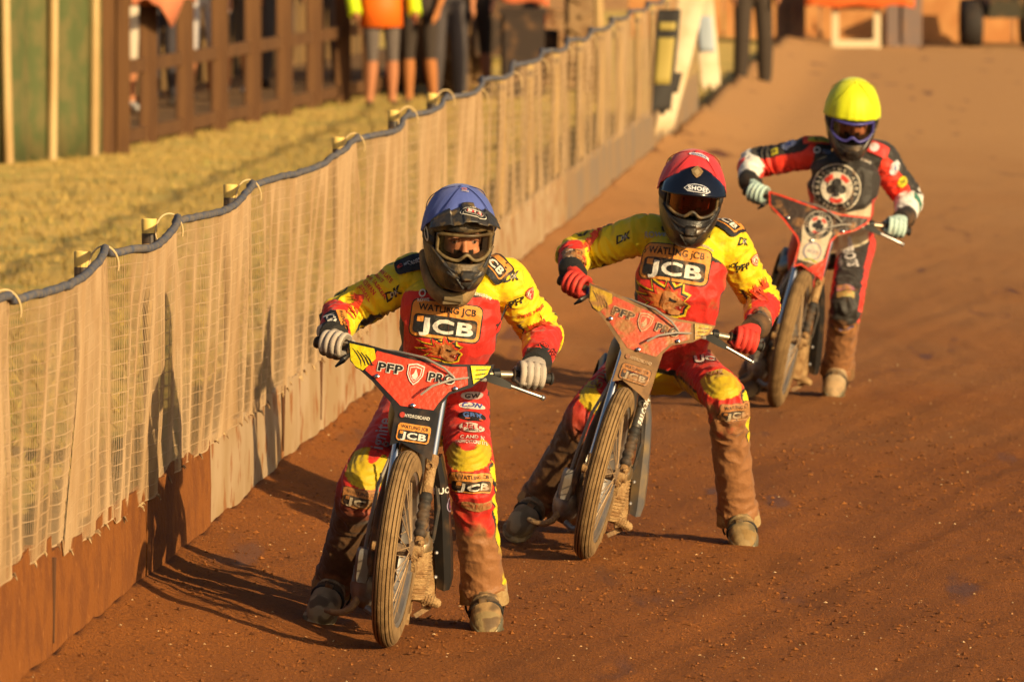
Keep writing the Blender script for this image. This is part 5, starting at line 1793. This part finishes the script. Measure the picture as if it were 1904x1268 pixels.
red_crown = mk('red_crown', (.25, .03, .02), rough=.25, coat=.5, dust=.0)
gold_crown = mk('lime_crown', (.55, .55, .05), rough=.4)
falcon = mk('falcon_slider', (.05, .045, .04), rough=.5, dust=.12, dscale=30, dustcol=(.42, .27, .1))
blue_an = mk('blue_anodised', (.02, .035, .22), rough=.35, metal=.6, dust=-.05)
dustpanel = mk('dusty_panel', (.20, .11, .05), (.30, .16, .065), nscale=14, rough=.85)
silver_guard = mk('dull_guard', (.10, .10, .11), rough=.4, dust=.2, dscale=10, dustcol=(.34, .22, .09))

def bike_matrix(px, Y, lean, yaw):
    return Matrix.Translation((gx(px, Y), Y, 0)) @ Matrix.Rotation(math.radians(yaw), 4, 'Z') @ Matrix.Rotation(math.radians(lean), 4, 'Y')

B1M = bike_matrix(718, 30.0, 6.7, 0.5)
B2M = bike_matrix(1084, 33.63, 14.4, 0.8)
B3M = bike_matrix(1440, 42.4, 13.2, 0.5)
BK1, S1 = bike(B1M, math.radians(7.5), dict(panel=team_panel(False), pdust=-.02, roll=2.2, shift=-.020, rear_yaw=.05), 'muddy speedway motorcycle with clean red and yellow front panel, nearest the camera')
BK2, S2 = bike(B2M, math.radians(8), dict(panel=team_panel(True), panel_mat=dustpanel, crown=red_crown, slider=falcon, throttle=blue_an, guard=silver_guard, pdust=.20, roll=4.0, shift=-.008, rear_yaw=.05), 'leaning speedway motorcycle with dusty red front panel and dark fork, ridden by the red helmet')
BK3, S3 = bike(B3M, math.radians(8), dict(panel=ace_panel, crown=gold_crown, tank=print_mat((.6, .04, .02)), roll=.8, shift=-.01, rear_yaw=.05), 'speedway motorcycle with black front panel edged in red, furthest back')

# ================================================================== the three riders
def rider(name_label, joints, BM, S, st):
    J = {k: P(*v) for k, v in joints.items()}
    base = V(J['pelvis'].x, J['pelvis'].y, 0)
    root = thing('person', base, name_label, 'person', 'speedway riders')
    G = {}
    for s, sg in (('R', -1), ('L', 1)):
        g = BM @ S @ V(sg * .323, .449, .909)
        b = ((BM @ S).to_3x3() @ V(sg * .92, .39, .02)).normalized()
        G[s] = (g, b)
    me = body_mesh(J, st)
    bvh = bvh_of(me)
    body = obj('body', me, None, root, world_verts=True)
    for s, sg in (('R', -1), ('L', 1)):
        g, b = G[s]
        f = V(0, -1, .05); f = (f - b * f.dot(b)).normalized()
        u = b.cross(f).normalized()
        if u.z < 0: u = -u
        gm = glove_mesh(g, b, f, u, J['wr' + s], st['glove'], sg)
        obj('glove', gm, None, root, world_verts=True)
        mb = MB()
        p0 = J['wr' + s]; d = (g + u * .03 - f * .03 - p0)
        dd = (p0 - J['el' + s]).normalized()
        mb.tube([p0 - dd * .004, p0 + dd * .008, p0 + d * .25, p0 + d * .50], [.047, .049, .044, .040], 16)
        obj('cuff', mb, st.get('cuff', cuff_m), root, world_verts=True)
        bm_ = boot_mesh(J['an' + s] - (J['an' + s] - J['kn' + s]).normalized() * 0.0 + V(0, 0, -.005), J['toe' + s], J['kn' + s], st['boot'][s])
        obj('boot', bm_, None, root, world_verts=True)
        boot_extras(J['an' + s] + V(0, 0, -.005), J['toe' + s], J['kn' + s], root, s == 'L')
        # hem of the over-trouser
        mb = MB(); an, kn = J['an' + s], J['kn' + s]; ax_ = (an - kn).normalized()
        x = V(1, 0, 0); x = (x - ax_ * x.dot(ax_)).normalized(); y = ax_.cross(x)
        rings = []
        for t, r in ((-.03, .074), (.0, .078), (.02, .082), (.026, .082), (.024, .077), (.0, .070)):
            rings.append([an + ax_ * (t + .012 * math.sin(2 * a + 1) * (t > 0)) + (x * math.cos(a) + y * math.sin(a)) * (r + .004 * math.sin(3 * a)) for a in np.linspace(0, 2 * math.pi, 28, endpoint=False)])
        mb.loft(rings, False)
        obj('trouser_hem', mb, st.get('hem', hem_m), root, world_verts=True)
    # collar pads / epaulettes
    for s, sg in (('R', -1), ('L', 1)):
        pass
    hc, yaw, pit, roll = st['helmet']
    HM = Matrix.Translation(P(*hc)) @ Matrix.Rotation(math.radians(yaw), 4, 'Z') @ Matrix.Rotation(math.radians(roll), 4, 'Y') @ Matrix.Rotation(math.radians(pit), 4, 'X') @ Matrix.Scale(st.get('hscale', 1), 4)
    hm, pk, cv = helmet(root, HM, st['hst'])
    return dict(root=root, bvh=bvh, J=J, hm=hm, pk=pk, cv=cv, HM=HM, body=body, me=me)

hem_m = mk('hem', (.42, .28, .12), (.30, .17, .06), nscale=20, rough=.9, bump=.4, bscale=150)

blue_cover = mk('cover_blue', (.085, .125, .44), rough=.62, bump=.2, bscale=250, dust=-.12, dscale=8, sheen=.2)
red_cover = mk('cover_red', (.72, .035, .045), rough=.5, bump=.2, bscale=250, dust=-.16, dscale=8, sheen=.2)
yel_cover = mk('cover_yellow', (.74, .78, .005), rough=.55, bump=.2, bscale=250, dust=-.18, dscale=12, dustcol=(.25, .22, .02), sheen=.2)
mud_shell = mk('muddy_shell', (.025, .022, .020), (.16, .105, .045), nscale=16, ncon=(.40, .62), rough=.5, bump=.35, bscale=120, dust=.05, dscale=11, dustcol=(.26, .16, .06))
mud_peak = mk('muddy_peak', (.035, .033, .034), (.15, .10, .045), nscale=22, ncon=(.50, .60), rough=.45, bump=.2, bscale=90, dust=.0, dscale=14, dustcol=(.24, .15, .065))
dark_shell = mk('dark_shell', (.020, .017, .016), (.11, .065, .03), nscale=14, ncon=(.52, .7), rough=.35, bump=.2, bscale=100, dust=-.05, dscale=13, dustcol=(.3, .18, .07))
navy_peak = mk('navy_peak', (.005, .006, .014), rough=.18, coat=.6, dust=-.1, dscale=16, dustcol=(.2, .13, .06))
gold_frame = mk('gold_frame', (.20, .14, .06), (.07, .045, .02), nscale=20, rough=.45, dust=.02)
black_frame = mk('black_frame', (.03, .025, .02), (.22, .14, .06), nscale=20, rough=.5, dust=.0)
blue_frame = mk('blue_frame', (.07, .06, .28), rough=.4, dust=-.05)
clear_lens = lens_mat('clear_lens', (.93, .86, .78), 1); red_lens = lens_mat('red_lens', (.45, .09, .03), 0, .10); smoke_lens = lens_mat('smoke_lens', (.72, .62, .55), 1)

R1 = rider('rider in blue helmet and yellow and red suit, nearest the camera with grey gloves', dict(
    head=(853, 428, 30.58), neck=(846, 520, 30.78), chest=(838, 592, 30.74), belly=(826, 672, 30.86), pelvis=(812, 745, 31.0),
    shR=(776, 512, 30.80), elR=(640, 584, 30.84), wrR=(619, 622, 30.56),
    shL=(936, 520, 30.80), elL=(1007, 618, 30.92), wrL=(1000, 672, 30.58),
    hipR=(768, 742, 31.0), knR=(674, 902, 30.62), anR=(628, 1075, 30.88), toeR=(592, 1128, 30.66),
    hipL=(858, 745, 31.0), knL=(876, 880, 30.60), anL=(899, 1098, 30.76), toeL=(905, 1155, 30.55)),
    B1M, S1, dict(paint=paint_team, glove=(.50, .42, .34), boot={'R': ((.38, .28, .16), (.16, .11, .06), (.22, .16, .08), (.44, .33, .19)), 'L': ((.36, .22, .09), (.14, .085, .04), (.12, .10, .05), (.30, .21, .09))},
                  hscale=.935, helmet=((853, 426, 30.56), 13, 15, 1), hst=dict(gz=.022, shell=mud_shell, cover=blue_cover, seam=mk('seam_blue', (.03, .045, .20), rough=.8), cover_lo=-.01, cover_hi=.105, peak=mud_peak, ridged=True, peak_base=.118, peak_fwd=.085, peak_drop=.036, gframe=gold_frame, lens=clear_lens, ribs=mud_peak)))
R2 = rider('rider in red helmet with navy peak and yellow and red suit, middle of the three', dict(
    head=(1285, 362, 34.22), neck=(1278, 442, 34.42), chest=(1266, 520, 34.36), belly=(1252, 604, 34.48), pelvis=(1238, 662, 34.62),
    shR=(1202, 436, 34.44), elR=(1074, 472, 34.5), wrR=(1062, 500, 34.24),
    shL=(1352, 452, 34.44), elL=(1416, 560, 34.58), wrL=(1410, 605, 34.24),
    hipR=(1192, 662, 34.62), knR=(1098, 764, 34.28), anR=(1006, 925, 34.5), toeR=(962, 972, 34.30),
    hipL=(1278, 672, 34.62), knL=(1350, 742, 34.18), anL=(1372, 955, 34.42), toeL=(1386, 1000, 34.2)),
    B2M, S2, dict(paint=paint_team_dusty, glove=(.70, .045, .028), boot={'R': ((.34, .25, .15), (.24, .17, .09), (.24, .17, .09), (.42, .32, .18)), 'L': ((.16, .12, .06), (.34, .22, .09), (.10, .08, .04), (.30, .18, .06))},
                  hscale=.955, helmet=((1286, 354, 34.2), 4, 17, 6), hst=dict(gz=.010, shell=dark_shell, cover=red_cover, seam=mk('seam_red', (.42, .015, .02), rough=.8), cover_lo=-.01, cover_hi=.118, peak=navy_peak, peak_base=.128, peak_fwd=.110, peak_drop=.085, gframe=black_frame, lens=red_lens, ribs=dark_shell)))
R3 = rider('rider in fluorescent yellow helmet and black, red and white suit, furthest back', dict(
    head=(1585, 212, 43.0), neck=(1578, 290, 43.2), chest=(1568, 348, 43.14), belly=(1560, 402, 43.26), pelvis=(1556, 446, 43.4),
    shR=(1508, 285, 43.2), elR=(1402, 305, 43.27), wrR=(1391, 336, 43.02),
    shL=(1636, 292, 43.2), elL=(1688, 368, 43.34), wrL=(1684, 404, 43.02),
    hipR=(1526, 448, 43.4), knR=(1472, 560, 43.04), anR=(1408, 692, 43.28), toeR=(1382, 726, 43.1),
    hipL=(1592, 450, 43.4), knL=(1574, 560, 43.02), anL=(1558, 682, 43.25), toeL=(1549, 724, 43.02)),
    B3M, S3, dict(paint=paint_bw, glove=(.50, .66, .60), ribs=False, boot={'R': ((.22, .15, .09), (.18, .12, .06), (.2, .13, .06), (.3, .2, .1)), 'L': ((.44, .31, .17), (.34, .22, .11), (.25, .17, .08), (.46, .30, .15))}, hem=mk('brown_hem', (.22, .11, .04), rough=.9),
                  helmet=((1585, 208, 43.0), 2, 26, 4), hst=dict(gz=.030, shell=dark_shell, cover=yel_cover, seam=mk('seam_yellow', (.52, .52, .005), rough=.8), cover_lo=-.02, cover_hi=.030, gframe=blue_frame, lens=smoke_lens, ribs=dark_shell)))

# ================================================================== lettering and badges on suits and helmets
def pr(R, name, px, py, layers, rot=0, **k):
    return print_on(name, R['root'], R['bvh'], px, py, layers, rot, **k)

def lines(rows, h, pitch, col, bold=.03, shear=0):
    out = []
    n = len(rows)
    for i, s in enumerate(rows):
        out.append(L_text(s, h, col, (0, ((n - 1) / 2 - i) * pitch), bold, shear=shear))
    return out

RT = (.62, .045, .015); NV = (.10, .09, .28)
def pad(w, h): return [L_rect(w, h, (.016, .015, .018), r=.02)]
def hyd(w, h): return pad(w, h) + [L_oval(.014, .014, (.55, .06, .04), (-w * .36, .0)), L_text('HYDROSCAND', .012, (.62, .58, .56), (.008, 0), .03, fit=w * .62)]
def jcb_pad(w, h, wh=WHITE): return pad(w, h) + [L_rect(w * .86, h * .66, ORANGE, (0, .006), r=.008), L_rect(w * .78, h * .40, BLACK, (0, -.001), r=.006), L_text('JCB', h * .27, wh, (0, -.001), .05, fit=w * .68)]
def pfp(k): return [L_text('PFP', .024 * k, BLACK, (-.018 * k, 0), .05)] + shield(.040 * k, (.032 * k, .004), (.70, .05, .04), (.74, .60, .40))
def dk(h): return [L_text('DK', h, BLACK, (0, 0), .05, shear=.4), L_text('DK', h * .5, (.55, .50, .40), (.004, 0), .02, shear=.4)]
def flames(w, h, col, seed):
    r = random.Random(seed); out = []
    for i in range(9):
        x = -w / 2 + w * (i + r.random() * .6) / 9; hh = h * (.45 + .6 * r.random()); b = w * .07
        out.append(L_poly([(x - b, -h / 2), (x + b, -h / 2), (x + b * .9, -h / 2 + hh * .4), (x + b * 1.5, -h / 2 + hh * .8), (x + b * .2, -h / 2 + hh * .62), (x - b * .3, -h / 2 + hh), (x - b * .7, -h / 2 + hh * .5)], col))
    return out
def cuff_jcb(): return [L_rect(.115, .030, ORANGE, (0, .034), r=.004), L_text('WATLING JCB', .012, BLACK, (0, .034), .03, fit=.10), L_rect(.115, .042, BLACK, (0, -.004), r=.012), L_text('JCB', .028, WHITE, (0, -.004), .05, fit=.085)]

def oval_badge(w, h, bg_, fg, s, sub=None, ring=None, fh=.5):
    out = [L_oval(w, h, ring or fg), L_oval(w * .93, h * .88, bg_), L_text(s, h * fh, fg, (0, h * (.08 if sub else 0)), .05, fit=w * .66)]
    if sub: out.append(L_text(sub, h * .15, (.03, .025, .02), (0, -h * .28), .02, fit=w * .5))
    return out

# nearest rider
pr(R1, 'chest_patch', 829, 597, jcb_patch(.238), -.13, dust=.04)
pr(R1, 'lion_emblem', 826, 652, lion(.105), -.1, dust=.03)
pr(R1, 'zip', 836, 570, [L_rect(.004, .16, (.05, .02, .015), (0, -.02))], -.05, lift=.0085)
pr(R1, 'chest_lettering', 896, 549, [L_text('PREMIERSHIP', .012, WHITE, (0, 0), .03, fit=.075)], -.12)
pr(R1, 'chest_logo', 786, 545, [L_ring(.026, .026, .005, WHITE), L_text('ROWE', .010, WHITE, (.004, -.022), .04)], -.1)
pr(R1, 'shoulder_pad', 770, 489, hyd(.13, .06), .22, lift=.010, flat=.4)
pr(R1, 'shoulder_pad', 920, 494, jcb_pad(.115, .085), -.85, lift=.010, flat=.4)
pr(R1, 'sleeve_names', 696, 524, lines(['JOHN LATE', 'BEATS', 'PETER TASKER', 'ROWAN', 'JESSALL'], .0125, .0215, RT, .04), -1.02)
pr(R1, 'sleeve_logo', 731, 546, dk(.030), .6)
pr(R1, 'sleeve_logo', 752, 500, [L_text('MX', .020, (.08, .08, .12), (0, 0), .05, shear=.3)], -.8)
pr(R1, 'sleeve_flames', 655, 570, flames(.10, .05, (.68, .06, .015), 1), 1.2)
pr(R1, 'cuff_patch', 618, 590, cuff_jcb(), -1.35)
pr(R1, 'sleeve_logo', 952, 514, dk(.028), .25)
pr(R1, 'sleeve_lettering', 970, 556, pfp(1.05), .38)
pr(R1, 'sleeve_logo', 943, 568, [L_text('XX', .018, BLACK, (0, 0), .05, shear=.4)], .3)
pr(R1, 'sleeve_lettering', 990, 582, [L_text('STEVE JAMES', .012, RT, (0, 0), .05)], .28)
pr(R1, 'sleeve_flames', 996, 605, flames(.09, .055, (.68, .06, .015), 2), .5)
pr(R1, 'forearm_lettering', 1010, 655, outlined('NYB', .026, (0, .018), RED, BLACK, .02, t=.12) + outlined('SGREEN', .022, (.004, -.016), RED, BLACK, .02, t=.12), .72)
for (y, l) in ((739, oval_badge(.082, .030, (.55, .50, .48), BLACK, 'GW', ring=(.5, .46, .44))),
               (759, [L_oval(.090, .026, (.70, .64, .58)), L_text('CDN', .017, (.05, .07, .30), (0, .003), .06, shear=.4, fit=.07)]),
               (778, [L_oval(.094, .036, BLACK), L_text('GBM', .018, (.08, .16, .42), (0, .004), .05, fit=.062), L_rect(.06, .004, (.6, .12, .04), (.006, -.010))]),
               (799, oval_badge(.092, .044, (.74, .66, .56), (.48, .03, .03), 'BELL', 'HELMETS', ring=(.35, .04, .03))),
               (821, [L_text('C AND N', .013, WHITE, (0, .010), .03), L_text('FABRICATIONS LTD', .012, WHITE, (0, -.010), .03, fit=.105)])):
    pr(R1, 'thigh_badge', 878, y - 4, l, -.06, flat=.85, dust=.0)
pr(R1, 'ignite_lettering', 707, 806, [L_text('ignite', .046, (.42, .34, .36), (0, 0), .02)], 1.38, lim=.03, flat=.6)
pr(R1, 'knee_patch', 884, 900, jcb_patch(.128), -.05, dust=.12)
pr(R1, 'knee_patch', 672, 930, jcb_patch(.125, True), -.18, dust=.20)
pr(R1, 'shin_lettering', 886, 942, [L_rect(.10, .034, (.55, .28, .12), r=.006), L_text('NEB', .018, (.60, .10, .04), (.022, .002), .05), L_text('Rowe', .010, (.60, .12, .05), (-.026, .002), .03)], -.05, dust=.3)
mb = MB()
hb_pts = [P(786, 470, 30.68), P(792, 505, 30.63), P(806, 538, 30.585), P(830, 556, 30.56), P(856, 557, 30.56), P(872, 545, 30.585), P(886, 520, 30.64)]
pts_, rs_ = chain(hb_pts, [.020, .026, .030, .032, .031, .027, .02], 6)
mb.tube(pts_, rs_, 14, flat=(1, .62))
brace = obj('neck_brace', mb, mk('muddy_brace', (.33, .21, .085), (.22, .13, .05), nscale=18, rough=.85, bump=.5, bscale=110), R1['root'], world_verts=True)
mb = MB(); q = P(842, 557, 30.525)
mb.tube([q + V(-.028, 0, .004), q + V(.028, -.002, -.004)], [.009, .009], 10); mb.box(q + V(0, .004, 0), (.066, .008, .030))
link('brace_buckle', mb.mesh('brace_buckle', mk('brace_buckle', (.16, .11, .05), rough=.7)), brace).matrix_local = world_of(R1['root']).inverted()

# middle rider
pr(R2, 'chest_patch', 1254, 490, jcb_patch(.262), -.16, dust=.09)
pr(R2, 'lion_emblem', 1240, 563, lion(.145), -.12, dust=.06)
pr(R2, 'zip', 1252, 470, [L_rect(.004, .18, (.05, .02, .015), (0, -.02))], -.1, lift=.0085)
pr(R2, 'chest_lettering', 1219, 437, [L_text('ROWE', .020, (.46, .42, .38), (0, 0), .05)], -.12)
pr(R2, 'chest_lettering', 1308, 458, [L_text('PREMIERSHIP', .013, (.62, .50, .38), (0, 0), .04, fit=.085)], -.16)
pr(R2, 'shoulder_pad', 1206, 377, hyd(.14, .07), .10, lift=.010, flat=.4)
pr(R2, 'shoulder_pad', 1352, 414, jcb_pad(.13, .095), -.72, lift=.010, flat=.4)
pr(R2, 'sleeve_logo', 1146, 404, [L_poly([(-.02, .01), (.0, .022), (.024, .012), (.012, -.004), (.018, -.02), (-.012, -.016)], NV)], .4)
pr(R2, 'sleeve_logo', 1128, 420, [L_text('HAW', .016, (.10, .09, .22), (0, .01), .04), L_text('TIL', .012, (.10, .09, .22), (0, -.012), .04)], -.9)
pr(R2, 'sleeve_logo', 1160, 442, dk(.028), .35)
pr(R2, 'sleeve_flames', 1098, 440, flames(.09, .05, (.68, .06, .015), 3), .9)
pr(R2, 'cuff_patch', 1060, 472, cuff_jcb(), -1.45, scale=1.1, dust=.3)
pr(R2, 'sleeve_logo', 1383, 449, dk(.028), .2)
pr(R2, 'sleeve_lettering', 1390, 493, pfp(1.1), .30)
pr(R2, 'sleeve_logo', 1363, 494, [L_text('XX', .018, BLACK, (0, 0), .05, shear=.4)], .3)
pr(R2, 'sleeve_flames', 1406, 532, flames(.09, .06, (.68, .06, .015), 4), .4)
pr(R2, 'forearm_patch', 1425, 590, [L_oval(.06, .115, (.10, .08, .07)), L_text('BM', .032, WHITE, (-.012, -.018), .06, rot=.0)], -.55, dust=.3)
pr(R2, 'thigh_badge', 1311, 668, outlined('UC', .038, (0, .004), (.70, .60, .55), BLACK, .06, t=.14) + [L_text('ORIGINALS', .010, BLACK, (.01, -.028), .04)], .10, flat=.7)
pr(R2, 'thigh_badge', 1330, 694, outlined('NAK', .020, (0, 0), (.55, .38, .24), (.20, .10, .05), .05, t=.1), .10, dust=.3, flat=.7)
pr(R2, 'ignite_lettering', 1116, 697, [L_text('ignite', .050, (.34, .24, .20), (0, 0), .02)], 1.06, lim=.03, dust=.3, flat=.6)
pr(R2, 'knee_patch', 1369, 766, jcb_patch(.125, True), -.03, dust=.2)

# rear rider
pr(R3, 'club_badge', 1556, 350, ace_badge(.225), -.03)
pr(R3, 'shoulder_pad', 1518, 262, [L_rect(.12, .05, (.70, .06, .02), r=.01), L_rect(.10, .03, (.55, .48, .02), (.012, 0), r=.01), L_text('GYRO', .014, (.05, .12, .03), (.02, 0), .05)], -.02, lift=.010, flat=.4)
pr(R3, 'shoulder_pad', 1628, 276, [L_rect(.12, .06, (.70, .05, .04), r=.01), L_oval(.044, .044, (.62, .62, .66), (-.005, 0))], -.45, lift=.010, flat=.4)
pr(R3, 'sleeve_badge', 1467, 268, [L_oval(.075, .05, (.55, .55, .66)), L_text('V', .03, (.12, .14, .40), (0, 0), .06)], .4)
pr(R3, 'sleeve_badge', 1440, 282, [L_rect(.034, .034, (.62, .52, .03), r=.004), L_rect(.018, .012, (.1, .09, .02))], .1)
pr(R3, 'sleeve_badge', 1663, 312, [L_oval(.055, .075, (.62, .62, .66)), L_text('A', .03, (.15, .2, .4), (0, 0), .05)], -.3)
pr(R3, 'sleeve_badge', 1678, 338, [L_oval(.055, .055, (.66, .56, .02)), L_text('24', .022, (.10, .10, .02), (0, 0), .05)], .2)
pr(R3, 'chest_lettering', 1602, 297, [L_text('REPAIRS', .016, (.60, .56, .50), (0, 0), .05, fit=.10)], -.08)
pr(R3, 'chest_logo', 1527, 280, [L_ring(.034, .034, .007, (.6, .58, .55), (-.02, 0)), L_rect(.04, .024, (.12, .16, .26), (.026, -.004))], -.06)
pr(R3, 'thigh_lettering', 1577, 482, [L_text('BOTS', .050, (.62, .58, .56), (0, .014), .05, fit=.14), L_text('Racing', .022, (.6, .56, .52), (.0, -.032), .04)], -1.42)
pr(R3, 'knee_badge', 1574, 540, [L_rect(.08, .03, (.42, .16, .22), (0, .02), r=.006), L_rect(.08, .03, (.38, .34, .10), (0, -.016), r=.006), L_rect(.03, .012, (.15, .3, .4), (.0, .02))], .0, dust=.25)
pr(R3, 'shin_badge', 1574, 612, [L_rect(.10, .05, (.50, .22, .08), r=.006), L_rect(.07, .018, (.14, .16, .35), r=.004)], .25, dust=.25)

# helmets
def on_helmet(R, part, name, px, py, layers, rot=0, **k):
    me = part.data
    M = world_of(part)
    b = BVHTree.FromPolygons([M @ v.co for v in me.vertices], [tuple(p.vertices) for p in me.polygons])
    return print_on(name, part if part is R['hm'] else R['hm'], b, px, py, layers, rot, lim=.012, **k)
sts = [L_oval(.090, .040, WHITE), L_oval(.084, .035, BLACK), L_oval(.064, .024, (.55, .5, .45)), L_oval(.060, .021, BLACK), L_rect(.05, .013, (.62, .04, .05), r=.003), L_text('STS', .013, WHITE, (0, 0), .06, fit=.046), L_arc('STADIUM', .028, .005, WHITE, 2.5, .64, (0, -.012))]
on_helmet(R1, R1['pk'], 'peak_badge', 882, 396, sts, -.03, lift=.004, dust=.0)
on_helmet(R1, R1['cv'], 'cover_logo', 863, 354, [L_ring(.018, .016, .004, (.62, .22, .20), (0, .004)), L_text('OHM', .007, (.66, .55, .50), (.004, -.010), .04)], -.1, lift=.004, dust=.0)
on_helmet(R1, R1['hm'], 'shell_logo', 794, 434, [L_ring(.034, .052, .008, (.62, .56, .44))], .35, lift=.004, dust=.05)
sh_w = (.72, .72, .76)
def lens_out(w, h, c): return L_poly([(-w / 2, 0), (-w * .36, h * .36), (-w * .15, h * .5), (w * .15, h * .5), (w * .36, h * .36), (w / 2, 0), (w * .36, -h * .36), (w * .15, -h * .42), (-w * .15, -h * .42), (-w * .36, -h * .36)], c)
on_helmet(R2, R2['pk'], 'peak_lettering', 1297, 352, [lens_out(.098, .036, sh_w), lens_out(.091, .030, (.010, .014, .035)), L_text('SHOEI', .0165, sh_w, (0, 0), .05, fit=.070)], -.12, lift=.004, dust=-.1)
on_helmet(R2, R2['pk'], 'peak_vent', 1296, 322, [L_poly([(0, .034), (.022, .010), (.014, -.012), (0, -.026), (-.014, -.012), (-.022, .010)], (.20, .13, .055)), L_poly([(0, .018), (.011, .0), (0, -.016), (-.011, .0)], (.36, .25, .12))], -.08, lift=.005, dust=.1)
on_helmet(R2, R2['cv'], 'cover_logo', 1300, 290, [L_poly([(-.038, .008), (0, .016), (.036, .004), (.040, -.016), (.022, -.010), (-.036, -.006)], (.70, .64, .66)), L_text('HONDA', .009, (.10, .12, .40), (0, -.001), .05, fit=.056)], -.2, lift=.004, dust=-.1)
on_helmet(R2, R2['cv'], 'cover_badge', 1247, 297, [L_oval(.014, .026, (.45, .50, .02))], .4, lift=.004, dust=-.1)

# lettering on the machines
def on_bike(BK, part_name, px, py, layers, name, rot=0, **k):
    for o in [c for c in BK.children_recursive if c.name.split('.')[0] == part_name]:
        M = world_of(o)
        b = BVHTree.FromPolygons([M @ v.co for v in o.data.vertices], [tuple(p.vertices) for p in o.data.polygons])
        host = o.parent if o.parent is not BK else o
        return print_on(name, host, b, px, py, layers, rot, lim=.012, **k)
on_bike(BK2, 'fork_slider', 1197, 765, [L_text('FALCON', .018, WHITE, (0, 0), .05, shear=.2)], 'fork_lettering', 1.27, lift=.002, dust=.05)
on_bike(BK1, 'side_guard', 822, 912, [L_text('LUC', .020, WHITE, (0, 0), .05)], 'guard_lettering', .08, lift=.002, flat=.9)
on_bike(BK1, 'side_guard', 836, 938, [L_ring(.034, .050, .004, (.30, .25, .36)), L_oval(.012, .03, (.22, .05, .12))], 'guard_badge', -.3, lift=.002, flat=.9)
